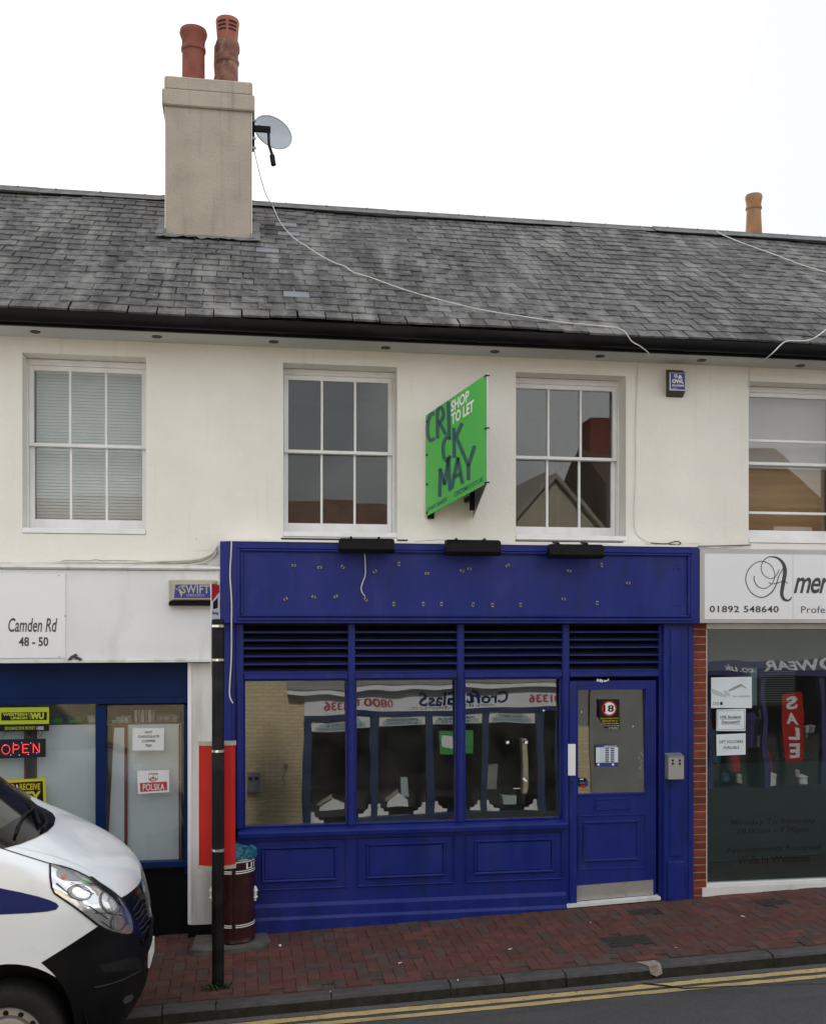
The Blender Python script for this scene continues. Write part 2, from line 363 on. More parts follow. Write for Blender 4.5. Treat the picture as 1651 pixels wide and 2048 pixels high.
# a tarred crack in the road
mb = MB(); pts = [(3.15,-1.86),(3.3,-1.95),(3.42,-2.05),(3.75,-2.1),(4.2,-2.2),(4.9,-2.36),(5.6,-2.5)]
vs = []
for i,(x,y) in enumerate(pts):
    ww = .004 if i > 2 else .02
    vs += [(x,y+ww,RZ(x,y+ww)+.0075), (x,y-ww,RZ(x,y-ww)+.0075)]
mb.add(vs, [(2*i,2*i+1,2*i+3,2*i+2) for i in range(len(pts)-1)])
attach(mb.build('tarred_crack', M['black_print']), road)

pav = tag(sheet('pavement', M['joint'], G, .3, KY+.14, -.012, 4), kind='structure')
# herringbone block paving
def brick_mesh(name, lx, ly, h, m, bev=.004):
    me = bpy.data.meshes.new(name); bm = bmesh.new(); bmesh.ops.create_cube(bm, size=1)
    for v in bm.verts: v.co = Vector((v.co.x*lx, v.co.y*ly, (v.co.z-.5)*h))
    bmesh.ops.bevel(bm, geom=[e for e in bm.edges if e.verts[0].co.z > -.001 and e.verts[1].co.z > -.001], offset=bev, segments=1, affect='EDGES')
    bmesh.ops.delete(bm, geom=[f for f in bm.faces if f.normal.z < -.5], context='FACES')
    bm.to_mesh(me); bm.free(); me.materials.append(m); return me
pm = [brick_mesh('paver', .1975, .0975, .05, M['paver'], .003), brick_mesh('paver', .1975, .0975, .05, M['paver_dark'], .003)]
slope_rot = Matrix.Rotation(math.atan(.0363)*-1, 4, 'Y') @ Matrix.Rotation(math.atan(.025), 4, 'X')
COVERS = [(3.29,-1.11,.44,.235), (3.74,-.37,.27,.16), (5.05,-.42,.30,.15)]          # iron covers: centre x, y, size
random.seed(3); cand = []
U = .1
for ix in range(int(-34), int(86)):
    for iy in range(-16, 3):
        k = (ix-iy) % 4
        if k == 0: c = ((ix+1)*U, (iy+.5)*U); hv = 0
        elif k == 3: c = ((ix+.5)*U, (iy+1)*U); hv = 1
        else: continue
        ry = .05 if hv == 0 else .1
        if c[1]-ry < KY+.15 or c[1] > .08: continue
        if any(abs(c[0]-a) < w_/2 and abs(c[1]-b) < d_/2+.04 for a,b,w_,d_ in COVERS): continue
        cand.append((c[0], c[1], hv, random.random() < .27, random.uniform(-.003,.003), random.gauss(0,.006), random.gauss(0,.01)))
vis = sorted([c for c in cand if PX(-20,c[1]) < c[0] < PX(1670,c[1]) and not (c[0] < -.75)], key=lambda c: c[1])
near = set(vis[:300]); rest = MB()
for c in cand:
    x,y,hv,dk,dz,ry,rz = c
    R = Matrix.Translation((x,y,G(x,y)+dz)) @ slope_rot @ Matrix.Rotation((pi/2 if hv else 0)+rz, 4, 'Z') @ Matrix.Rotation(ry, 4, 'X')
    if c in near:
        o = bpy.data.objects.new('paver', pm[dk]); COL.objects.link(o); o.parent = pav; o.matrix_local = R
    else:
        rest.mi = int(dk); me = pm[dk]
        rest.add([R @ v.co for v in me.vertices], [tuple(p.vertices) for p in me.polygons])
o = rest.build('pavers', [M['paver'], M['paver_dark']], pav); o['kind'] = 'stuff'
for a,b,w_,d_ in COVERS:                                         # iron access covers, flush in the paving
    z = G(a,b); mb = MB(); mb.box(-w_/2, w_/2, -d_/2, d_/2, -.02, .002)
    nx = int(w_/.04); ny = max(2, int(d_/.04))
    for i in range(nx):
        for j in range(ny):
            if (i+j) % 2 == 0:
                xx = -w_/2+.02+(w_-.04)*(i+.5)/nx; yy = -d_/2+.02+(d_-.04)*(j+.5)/ny
                mb.box(xx-.014, xx+.014, yy-.014, yy+.014, .002, .006)
    o = mb.build('access_cover', M['iron'], pav); o.matrix_local = Matrix.Translation((a,b,z)) @ slope_rot
# kerb stones, each its own block
kerb = tag(MB().box(-9,-8.6,KY,KY+.13,-.7,-.42).build('kerb', M['kerbstone']), kind='structure')
edges = [-8.6,-7.7,-6.8,-5.9,-5.,-4.1,-3.2,-2.3,-1.4,-.62,-.22,.66,1.60,2.03,2.54,3.27,4.32,5.25,6.2,7.1,8.,8.9,9.8,10.7,11.6]
random.seed(5)
for a,b in zip(edges[:-1], edges[1:]):
    g_ = .006; dy = random.uniform(-.006,.006); dz = random.uniform(-.004,.004); mb = MB()
    y0, y1 = KY+dy, KY+.13
    z = lambda x: G(x,KY+.06)+dz
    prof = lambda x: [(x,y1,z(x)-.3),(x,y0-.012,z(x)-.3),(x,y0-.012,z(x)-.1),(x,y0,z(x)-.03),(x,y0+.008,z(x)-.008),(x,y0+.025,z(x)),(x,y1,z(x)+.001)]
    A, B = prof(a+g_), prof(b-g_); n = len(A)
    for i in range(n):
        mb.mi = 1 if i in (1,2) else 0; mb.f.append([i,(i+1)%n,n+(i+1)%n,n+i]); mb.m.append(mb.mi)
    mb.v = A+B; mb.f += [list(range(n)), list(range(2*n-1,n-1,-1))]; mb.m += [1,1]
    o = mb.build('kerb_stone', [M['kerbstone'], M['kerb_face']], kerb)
mb = MB(); mb.box(XL,XR,KY+.02,KY+.12,-.1,-.0)
vs = []
for x in (-8.6, 11.6): vs += [(x,KY+.01,G(x,KY)-.02),(x,KY+.14,G(x,KY)-.02),(x,KY+.14,G(x,KY)-.3),(x,KY+.01,G(x,KY)-.3)]
MB().add(vs, [(0,1,5,4),(0,4,7,3)]).build('bedding', M['joint'], kerb)
random.seed(9); mb = MB()                                         # broken pale mortar patch at one joint
pts = [(3.17,.125),(3.22,.03),(3.235,.005),(3.30,-.004),(3.345,.01),(3.35,.06),(3.33,.12),(3.25,.127)]
top = [(x,KY+y,G(x,KY+.06)+.005+random.uniform(-.002,.004)) for x,y in pts]
mb.add(top+[(3.27,KY+.07,G(3.27,KY)+.012)], [(i,(i+1)%8,8) for i in range(8)])
lo_ = [(3.25,KY-.012,G(3.25,KY)-.055),(3.30,KY-.016,G(3.3,KY)-.08),(3.35,KY-.012,G(3.35,KY)-.06)]
mb.add([top[2],top[3],top[4]]+lo_, [(0,1,4,3),(1,2,5,4)])
mb.build('mortar_patch', M['kerb_pale'], kerb)

random.seed(23); mb = MB()
for px,py in ((635,1840),(655,1834),(920,1830),(915,1963),(1020,1900),(800,1928),(1352,1897),(1485,1835),(560,1893),(1180,1847)):
    u = (px-825.5)/FPX; v = (HY-py)/FPX; t = min([5+.005*i for i in range(1300)], key=lambda t: abs(CZ+v*t-G(t*(sin(TH)+u*cos(TH)), t*(cos(TH)-u*sin(TH))-D)))
    x,y = t*(sin(TH)+u*cos(TH)), t*(cos(TH)-u*sin(TH))-D; a = random.uniform(0,3); l = random.uniform(.012,.035); q = Vector((cos(a),sin(a)))*l; r = Vector((-q.y,q.x))*.35; z = G(x,y)+.009
    mb.add([(x-q.x-r.x,y-q.y-r.y,z),(x+q.x-r.x,y+q.y-r.y,z+.003),(x+q.x+r.x,y+q.y+r.y,z),(x-q.x+r.x,y-q.y+r.y,z+.002)], [(0,1,2,3)])
tag(mb.build('litter_scraps', M['paper']), 'tiny white scraps of paper litter scattered on the brick pavement', 'litter', kind='stuff')

# ================================================================== the terraced building
HEAD, SILL, EAVE = 5.28, 3.65, 5.42
bld = thing('terraced_building', 'cream rendered two storey terrace with slate roof and sash windows above the shops', 'building', (2.5,0,0))
BX0, BX1 = -4.6, 9.6
def wx(a, b): return PX(a,0), PX(b,0)
WIN = [wx(45,292), wx(566,794), wx(1031,1251), (PX(1496,0), PX(1496,0)+1.12), (PX(45,0)-2.45, PX(292,0)-2.45)]
def wall_holes(x0, x1, z0, z1, holes, yf, yb):
    xs = sorted({x0,x1,*[h[0] for h in holes],*[h[1] for h in holes]}); zs = sorted({z0,z1,*[h[2] for h in holes],*[h[3] for h in holes]})
    mb = MB()
    inh = lambda x,z: any(h[0] < x < h[1] and h[2] < z < h[3] for h in holes)
    for a,b in zip(xs[:-1],xs[1:]):
        for c,d in zip(zs[:-1],zs[1:]):
            if not inh((a+b)/2,(c+d)/2): mb.quad((a,yf,c),(b,yf,c),(b,yf,d),(a,yf,d))
    for h in holes:
        a,b,c,d = h
        mb.quad((a,yf,c),(a,yb,c),(a,yb,d),(a,yf,d)); mb.quad((b,yb,c),(b,yf,c),(b,yf,d),(b,yb,d))
        mb.quad((a,yf,d),(a,yb,d),(b,yb,d),(b,yf,d)); mb.quad((a,yb,c),(a,yf,c),(b,yf,c),(b,yb,c))
    return mb
wall = wall_holes(BX0, BX1, 2.86, 5.6, [(a,b,SILL,HEAD) for a,b in WIN], 0, .40).build('front_wall', M['render'], bld)
# rough edges of render, cracks along the foot of the wall
random.seed(21); mb = MB()
for x0,x1 in ((-3.,-1.7),(-1.65,-.3),(-.45,.3),(1.6,2.2),(3.9,5.0)):
    x = x0; z = 3.62 if x0 > -1 else 3.40
    pts = []
    while x < x1: pts.append((x,-.001,z)); x += random.uniform(.04,.12); z += random.uniform(-.012,.012)
    if len(pts) > 1: mb.tube(pts, [random.uniform(.0015,.0045) for _ in pts], 4)
mb.build('render_crack', M['cable_grey'], bld)
obox('render_patch', M['render'], bld, PX(394), PX(440), -.004, -.0005, PZ(417,1101), PZ(417,1066))
obox('render_patch', M['render'], bld, PX(1255), PX(1400), -.004, -.0005, PZ(1330,1086), PZ(1330,1070))
# bodies behind: rear and side walls, floors
for nm,a in (('rear_wall',(BX0,BX1,6.2,6.5,-.6,5.6)),('side_wall',(BX0,BX0+.25,.31,6.2,-.6,5.6)),('side_wall',(BX1-.25,BX1,.31,6.2,-.6,5.6)),
            ('upper_floor',(BX0+.25,BX1-.25,.41,6.2,3.05,3.25)),('upper_ceiling',(BX0+.25,BX1-.25,.41,6.2,5.45,5.55))):
    obox(nm, M['mid_room'] if nm.startswith('upper') else M['render'], bld, *a)
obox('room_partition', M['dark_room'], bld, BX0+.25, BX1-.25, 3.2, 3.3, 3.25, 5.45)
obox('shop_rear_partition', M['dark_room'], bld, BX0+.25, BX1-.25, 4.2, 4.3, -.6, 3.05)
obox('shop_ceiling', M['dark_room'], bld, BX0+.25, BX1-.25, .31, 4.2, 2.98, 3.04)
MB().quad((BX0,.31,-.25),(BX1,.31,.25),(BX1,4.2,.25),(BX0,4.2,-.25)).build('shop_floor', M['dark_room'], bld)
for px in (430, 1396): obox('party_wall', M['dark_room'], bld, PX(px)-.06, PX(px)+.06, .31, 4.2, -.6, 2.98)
for x in (WIN[0][1]+.3, WIN[1][1]+.4, WIN[2][1]+.3): obox('room_divider', M['mid_room'], bld, x-.05, x+.05, .47, 3.2, 3.25, 5.45)

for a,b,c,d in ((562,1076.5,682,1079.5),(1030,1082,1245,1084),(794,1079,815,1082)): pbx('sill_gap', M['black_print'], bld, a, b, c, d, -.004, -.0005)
# ---- sash windows
def sash_window(a, b, bars, name='sash_window'):
    z0, z1 = SILL+.055, HEAD-.005
    fw = .014; mb = MB(); yF = .20
    mb.box(a, a+fw, yF, .395, z0, z1); mb.box(b-fw, b, yF, .395, z0, z1); mb.box(a+fw, b-fw, yF, .395, z1-.055, z1)
    fr = mb.build('window', M['white_paint'], bld, bevel=.003)
    obox('sill', M['white_paint'], fr, a+.002, b-.002, -.012, .394, SILL+.004, SILL+.050, bevel=.004)
    mid = z0+(z1-z0)*.50
    for k,(s0,s1,y0,bot) in enumerate(((mid-.015, z1-.056, .215, .03),(z0+.001, mid+.018, .26, .10))):
        sa, sb = a+fw+.002, b-fw-.002; st = .042
        mb = MB(); top = .045 if k == 0 else .032
        mb.box(sa, sa+st, y0, y0+.04, s0, s1); mb.box(sb-st, sb, y0, y0+.04, s0, s1)
        mb.box(sa+st, sb-st, y0, y0+.04, s1-top, s1); mb.box(sa+st, sb-st, y0, y0+.04, s0, s0+bot)
        mb.build('sash', M['white_paint'], fr, bevel=.003)
        ia, ib, ja, jb = sa+st, sb-st, s0+bot, s1-top
        n = bars+1; wd = (ib-ia)/n
        if bars < 9:
            for i in range(1, n):
                x = ia+wd*i; obox('glazing_bar', M['white_paint'], fr, x-.011, x+.011, y0+.002, y0+.038, ja-.002, jb+.002, bevel=.003)
        for i in range(n):
            x0, x1 = ia+wd*i+(.009 if i else 0), ia+wd*(i+1)-(.009 if i < bars else 0)
            random.seed(int(a*100)+i*7+k); t = random.uniform(-.003,.003); t2 = random.uniform(-.003,.003)
            mb = MB(); yy = y0+.022; h = (jb-ja); wq = x1-x0
            for dy in (0, .004):
                mb.quad((x0,yy+dy,ja),(x1,yy+dy+t2*wq,ja),(x1,yy+dy+t2*wq+t*h,jb),(x0,yy+dy+t*h,jb))
            mb.build('pane', M['glass_up'], fr)
    return fr, (a+fw, b-fw, z0, z1, mid)
def venetian(fr, a, b, z0, z1, y, m, step=.030):
    mb = MB(); z = z0+.01
    while z < z1-.03:
        mb.quad((a,y-.004,z),(b,y-.004,z),(b,y+.004,z+step*.93),(a,y+.004,z+step*.93)); z += step
    o = mb.build('blind_slats', m, fr); o['kind'] = 'stuff'
    obox('blind_shadow', M['opp_teal'], fr, a, b, y+.012, y+.014, z0, z1-.03)
    obox('blind_headrail', m, fr, a, b, y-.02, y+.02, z1-.03, z1)
fr,(a,b,z0,z1,mid) = sash_window(*WIN[0], 2); venetian(fr, a+.03, b-.03, z0+.06, z1-.05, .42, M['blind'])
fr,_ = sash_window(*WIN[1], 2)
fr,_ = sash_window(*WIN[2], 2)
fr,(a,b,z0,z1,mid) = sash_window(*WIN[3], 0)
obox('roller_blind', M['pink_blind'], fr, a+.02, b-.02, .42, .424, mid-.02, z1-.04)
obox('wooden_blind', M['wood_blind'], fr, a+.02, b-.02, .45, .454, z0+.05, mid+.1)
for zz in (mid+.24, z0+.28): obox('glazing_bar', M['white_paint'], fr, a+.04, b-.04, .235, .30, zz-.012, zz+.012)
fr,(a,b,z0,z1,mid) = sash_window(*WIN[4], 2); venetian(fr, a+.03, b-.03, z0+.06, z1-.05, .42, M['blind'])

# ---- eaves: soffit with round vents, fascia, gutter
obox('soffit', M['soffit'], bld, BX0-.1, BX1+.1, -.366, -.002, EAVE, EAVE+.02)
obox('fascia_board', M['black_plastic'], bld, BX0-.1, BX1+.1, -.392, -.367, EAVE-.006, EAVE+.13)
prof = [( -.396-.105*.5+.0525*cos(t)*1.0, 5.515+.088*sin(t)) for t in [pi+pi*i/10 for i in range(11)]]
outer = [(-.448+.056*cos(t), 5.527+.098*sin(t)) for t in [pi+pi*i/10 for i in range(11)]]
inner = [(-.448+.050*cos(t), 5.527+.090*sin(t)) for t in [2*pi-pi*i/10 for i in range(11)]]
MB().prism(outer+inner, 'x', BX0-.1, BX1+.1).build('gutter', M['black_plastic'], bld, smooth=True)
for px in (812, 968, 1380, 175, 560):
    x = PX(px,-.5); o2 = [(-.448+.060*cos(t), 5.528+.103*sin(t)) for t in [pi+pi*i/10 for i in range(11)]]
    i2 = [(-.448+.0565*cos(t), 5.528+.0985*sin(t)) for t in [2*pi-pi*i/10 for i in range(11)]]
    MB().prism(o2+i2, 'x', x-.045, x+.045).build('gutter_union', M['black_plastic'], bld, smooth=True)
for px,py in ((71,663),(314,673),(547,683),(771,695),(989,703),(1199,712),(1402,720),(1599,731)):
    u = (px-825.5)/FPX; v = (HY-py)/FPX; t = (EAVE-CZ)/v; x = t*(sin(TH)+u*cos(TH)); y = t*(cos(TH)-u*sin(TH))-D
    mb = MB(); mb.lathe([(.045,0),(.046,-.006),(.032,-.009),(.030,-.004),(.001,-.004)], (x,y,EAVE), 16)
    o = mb.build('soffit_vent', M['brown_box'], bld, smooth=True)

# ---- roof
RY0, RZ0, RY1, RZ1 = -.42, 5.556, 3.0, 7.892
PHI = atan2(RZ1-RZ0, RY1-RY0); LEN = sqrt((RZ1-RZ0)**2+(RY1-RY0)**2)
sd = Vector((0,cos(PHI),sin(PHI))); nd = Vector((0,-sin(PHI),cos(PHI))); E0 = Vector((0,RY0,RZ0))
def RP(x, s, h=0.): return Vector((x,0,0))+E0+sd*s+nd*h
roof = MB().prism([(RY0+.06,RZ0-.03),(RY1,RZ1-.06),(6.6,5.5),(6.3,5.5),(-.2,5.5)], 'x', BX0-.1, BX1+.1).build('roof', M['slate'], bld)
CHX0, CHX1, CHY0, CHY1 = PX(331,1.65), PX(503,1.65), 1.65, 2.55
sw, sl_, th_ = .247, .42, .019
def slate_mesh(name, wd, m, chip):
    me = bpy.data.meshes.new(name); bm = bmesh.new(); bmesh.ops.create_cube(bm, size=1)
    for v in bm.verts: v.co = Vector((v.co.x*wd, (v.co.y+.5)*sl_, (v.co.z)*th_))
    if chip:
        for v in bm.verts:
            if v.co.y < .01 and v.co.x*chip > 0: v.co.y += .025; v.co.x -= chip*.004
    bm.to_mesh(me); bm.free(); me.materials.append(m); return me
SM = [slate_mesh('slate', sw-.012, M['slate'], 0), slate_mesh('slate', sw-.012, M['slate'], 1), slate_mesh('slate', sw-.012, M['slate'], -1)]
SN = slate_mesh('slate', sw-.006, M['new_slate'], 0)
gauge = .188; nrow = int(LEN/gauge); random.seed(17); slates = []
newset = []
for px,py in ((585,455),(568,470),(530,508),(600,600)):
    u = (px-825.5)/FPX; v = (HY-py)/FPX; best = min(((abs((HY-CZ*0)-HY)+abs(CZ+v*t-(RZ0+(t*(cos(TH)-u*sin(TH))-D-RY0)*tan(PHI))), t) for t in [8+.01*i for i in range(700)]))
    t = best[1]; newset.append((t*(sin(TH)+u*cos(TH)), (t*(cos(TH)-u*sin(TH))-D-RY0)/cos(PHI)))
for r in range(nrow+1):
    s = r*gauge-.02
    if s > LEN-.14: break
    n = int((BX1-BX0)/sw)+1; off = (r%2)*sw/2+random.uniform(-.02,.02)
    drift = random.uniform(-.004,.004)
    for i in range(n):
        x = BX0+off+i*sw+random.uniform(-.004,.004)
        if x > BX1: continue
        ss = s+random.gauss(0,.0035)+drift*sin(x)
        if random.random() < .025: ss -= random.uniform(.01,.025)
        if CHX0-.02 < x < CHX1+.02 and s > (CHY0-RY0)/cos(PHI)-.12: continue
        new = any(abs(x-a) < sw*.5 and abs(s+gauge/2-b) < gauge*.5 for a,b in newset)
        slates.append((x,ss,r,new,random.choice((0,0,0,0,0,1,2)) if r else 0,random.gauss(0,.008),random.gauss(0,.0045),random.uniform(0,.004)))
def vis_slate(q):
    p = RP(q[0],q[1]); return PX(-15,p.y) < p.x < PX(1665,p.y)
ind = set(sorted([q for q in slates if vis_slate(q)], key=lambda q: q[1])[:300])
rest = MB()
for q in slates:
    x,s,r,new,ch,rz,rx,h = q
    ln = min(1., (LEN-s)/sl_)
    R = Matrix.Translation(RP(x,s,.024+h+.014*sin(1.15*x+.12*r)+.008*sin(3.1*x-.3*r))) @ Matrix.Rotation(PHI-.046+rx, 4, 'X') @ Matrix.Rotation(rz, 4, 'Z') @ Matrix.Diagonal((1,ln,1,1))
    me = SN if new else SM[ch]
    if q in ind:
        o = bpy.data.objects.new('slate', me); COL.objects.link(o); o.parent = roof; o.matrix_local = R
    else:
        rest.mi = 1 if new else 0
        rest.add([R @ v.co for v in me.vertices], [tuple(p.vertices) for p in me.polygons])
o = rest.build('slate_courses', [M['slate'], M['new_slate']], roof); o['kind'] = 'stuff'
# lead ridge with nail bumps, in overlapping lengths
random.seed(31); x = BX0-.1
while x < BX1:
    ln = random.uniform(.9,1.5); hh = random.uniform(-.006,.008); mb = MB()
    a, b = x, min(x+ln+.06, BX1+.1)
    pr = [(LEN-.15,.066+hh),(LEN-.02,.070+hh),(LEN,.082+hh)]
    seg = 6; vs = []
    for i in range(seg+1):
        xx = a+(b-a)*i/seg; jj = random.uniform(-.006,.006)
        for s,h in pr: vs.append(RP(xx,s+jj*(s < LEN-.1),h))
        vs.append((xx, RY1+.1, RZ1+.0))
    k = 4; mb.add(vs, [(i*k+j,(i+1)*k+j,(i+1)*k+j+1,i*k+j+1) for i in range(seg) for j in range(k-1)])
    for i in range(3):
        c = RP(a+(b-a)*(i+.5)/3, LEN-.0, .08+hh); mb.lathe([(.012,-.01),(.010,.004),(.001,.006)], c, 6)
    mb.build('ridge_lead', M['lead'], roof); x += ln

# ---- chimney with pots and flashing
chZ = lambda px,py,Y=CHY0: PZ(px,py,Y)
ch = obox('chimney', M['chimney_render'], bld, CHX0, CHX1, CHY0, CHY1, 6.6, 8.42, bevel=.01)
obox('chimney_cap', M['chimney_render'], ch, CHX0-.035, CHX1+.035, CHY0-.035, CHY1+.035, 8.40, 8.575, bevel=.012)
obox('chimney_crown', M['chimney_render'], ch, CHX0-.012, CHX1+.012, CHY0-.012, CHY1+.012, 8.576, 8.73, bevel=.02)
for x in (CHX0-.003, CHX1+.003): obox('edge_bead', M['white_paint'], ch, x-.003, x+.003, CHY0-.003, CHY0+.004, 6.98, 8.398)
def pot(px, Y, r, ztop, m, prof, cap=None):
    x = PX(px,Y); z0 = 8.70; h = ztop-z0
    o = MB().lathe([(rr*r,zz*h) for rr,zz in prof]+[(r*.8,h),(r*.8,h*.6),(.001,h*.6)], (x,Y,z0), 24).build('chimney_pot', m, ch, smooth=True); return o,x,z0,h
pot(387, 2.0, .125, PZ(387,62,2.0), M['terracotta'], [(1.05,0),(1,.1),(.98,.66),(1.08,.68),(1.08,.73),(.99,.75),(1.02,.85),(1.18,.92),(1.22,.95),(1.15,1)])
o,x,z0,h = pot(455, 2.0, .117, PZ(455,85,2.0), M['terracotta_old'], [(1,0),(1,.6),(1.1,.62),(1.1,.66),(1.0,.68),(1.02,.8),(1.16,.84),(1.16,.93),(1.05,1)])
zt = PZ(455,42,2.0); zb = z0+h
o2 = MB().lathe([(.108,-.04),(.112,0),(.128,(zt-zb)*.8),(.131,zt-zb-.02),(.127,zt-zb),(.1,zt-zb+.012),(.001,zt-zb+.014)], (x,2.0,zb), 24).build('pot_terminal', M['terracotta_new'], ch, smooth=True)
mb = MB()
for k in range(3):
    for a0 in (-pi/2-.95, -pi/2+.12):
        zz = (zt-zb)*(.36+.17*k); mb.lathe([(.122+.006*k,zz),(.1225+.006*k,zz+.018)], (x,2.0,zb), 8, a0, a0+.82)
mb.build('terminal_slot', M['black_print'], ch)
pot(446, 2.3, .10, PZ(446,95,2.3), M['terracotta'], [(1,0),(1.05,.3),(.95,.35),(1.05,.5),(.95,.55),(1.05,.7),(1,1)])
# second pot rising behind the ridge further along
px2 = thing('chimney_stack', 'pale terracotta chimney pot rising behind the ridge above the salon', 'chimney', (PX(1506,3.9),3.9,6.4))
x2 = PX(1506,3.9)
MB().box(x2-.45, x2+.45, 3.6, 4.3, 6.4, PZ(1506,505,3.9)).build('stack', M['chimney_render'], px2)
zt = PZ(1506,391,3.9); zb = PZ(1506,506,3.9); h = zt-zb
MB().lathe([(.118,0),(.112,h*.4),(.098,h*.74),(.112,h*.76),(.112,h*.79),(.098,h*.8),(.108,h*.9),(.12,h*.96),(.112,h),(.09,h),(.085,h*.7),(.001,h*.7)], (x2,3.9,zb), 24).build('chimney_pot', M['terracotta_pale'], px2, smooth=True)
# lead apron and side flashings
random.seed(8); mb = MB(); sB = (CHY0-RY0)/cos(PHI); n = 26; vs = []
for i in range(n+1):
    xx = CHX0-.1+(CHX1-CHX0+.2)*i/n
    vs += [(xx,CHY0-.006,RZ0+(CHY0-RY0)*tan(PHI)+.035), RP(xx,sB-.05,.07+random.uniform(0,.01)), RP(xx,sB-.13+random.uniform(-.02,.012),.062+random.uniform(0,.022))]
mb.add(vs, [(3*i+j,3*i+3+j,3*i+4+j,3*i+1+j) for i in range(n) for j in (0,1)])
mb.build('lead_apron', M['lead'], roof)
for sx,xc in ((-1,CHX0),(1,CHX1)):
    vs = []; n = 8; mb = MB()
    for i in range(n+1):
        s = sB-.08+i*.085
        vs += [(xc+sx*.004, E0.y+s*cos(PHI), E0.z+s*sin(PHI)+.12), RP(xc+sx*.01,s,.085), RP(xc+sx*(.10+random.uniform(-.015,.01)),s,.070+random.uniform(0,.01))]
    mb.add(vs, [(3*i+j,3*i+3+j,3*i+4+j,3*i+1+j) for i in range(n) for j in (0,1)])
    mb.build('side_flashing', M['lead'], roof)
# ================================================================== the blue shopfront
YF, YP, YM, YG = -.18, -.07, -.045, .03
GLT = radians(1.7)                                              # the old panes lean back a little
shop = thing('blue_shopfront', 'empty royal blue timber shopfront with louvres, three big panes and panelled base', 'shopfront', (2.2,-.05,0))
B = M['blue']
def frame_bars(mb, x0, x1, z0, z1, w, y0, y1):
    mb.box(x0,x1,y0,y1,z1-w,z1); mb.box(x0,x1,y0,y1,z0,z0+w); mb.box(x0,x0+w,y0,y1,z0+w,z1-w); mb.box(x1-w,x1,y0,y1,z0+w,z1-w)
FX0, FX1, FZ0, FZ1 = PX(440,YF), PX(1397,YF), 2.838, 3.586
fas = obox('fascia', B, shop, FX0, FX1, YF, .0-.002, FZ0, FZ1, bevel=.004)
mx0, mx1, mz0, mz1 = PX(474,YF), PX(1384,YF), FZ0+.025, FZ1-.035
mb = MB(); frame_bars(mb, mx0, mx1, mz0, mz1, .030, YF-.020, YF); mb.build('moulding', B, fas, bevel=.006)
mb = MB(); frame_bars(mb, mx0+.034, mx1-.034, mz0+.034, mz1-.034, .022, YF-.032, YF); mb.build('moulding', B, fas, bevel=.008)
obox('top_flashing', M['white_paint'], fas, FX0+.05, FX1-.02, YF-.012, -.002, FZ1+.001, FZ1+.018)
clips = [(587,1131,5),(639,1135,0),(685,1134,50),(749,1143,-35),(797,1128,90),(853,1147,0),(923,1142,20),(938,1138,5),(1014,1131,-30),(1137,1142,10),(1202,1130,85),(1255,1166,5),
         (571,1198,-30),(627,1194,15),(671,1193,-25),(731,1199,45),(787,1208,90),(846,1208,85),(882,1208,90),(945,1209,100),(984,1210,88),(1040,1210,90),(1126,1198,5),(1193,1206,95)]
me = None
for px,py,a in clips:
    if me is None:
        mb = MB(); mb.box(-.019,.019,-.010,0,-.0105,.0105); mb.mi = 1; mb.box(-.009,.009,-.013,-.0101,-.007,.007)
        o = mb.build('fixing_clip', [M['cable_grey'], M['black_print']], fas); me = o.data
    else: o = link('fixing_clip', me, fas)
    p = P(px,py,YF); o.matrix_local = Matrix.Translation(p) @ Matrix.Rotation(radians(a), 4, 'Y')
for px,py in ((1350,1131),(1346,1138),(1356,1138),(1347,1212),(1356,1212)):
    p = P(px,py,YF); mb = MB(); disc(mb, (p.x,YF-.001,p.z), .008, 8); mb.build('screw_hole', M['black_print'], fas)
MB().tube(smooth_path([P(729,1108,YF-.01),P(730,1125,YF-.012),P(730,1150,YF-.01),P(726,1162,YF-.02),P(722,1175,YF-.02),P(724,1185,YF-.02),P(730,1193,YF-.012)]), .005, 6).build('loose_wire', M['cable_white'], fas)
# louvres
posts = [(470,487),(696,710),(914,928),(1124,1138),(1318,1327)]
ZT0, ZT1 = PZ(800,1357,YM), PZ(800,1346,YM)                     # transom
ZL1 = 2.836
for i in range(4):
    x0, x1 = PX(posts[i][1],YM), PX(posts[i+1][0],YM)
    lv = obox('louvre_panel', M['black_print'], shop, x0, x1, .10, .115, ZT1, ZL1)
    n = 6; pitch = (ZL1-ZT1-.02)/n
    for k in range(n):
        z = ZT1+.006+k*pitch
        mb = MB(); mb.add([(x0,-.030,z),(x1,-.030,z),(x1,.075,z+.052),(x0,.075,z+.052),(x0,-.030,z+.016),(x1,-.030,z+.016),(x1,.075,z+.068),(x0,.075,z+.068)],
            [(0,3,2,1),(4,5,6,7),(0,1,5,4),(1,2,6,5),(2,3,7,6),(3,0,4,7)])
        mb.m = [1,1,0,1,1,1]; mb.build('slat', [B, M['louvre_grime']], lv)
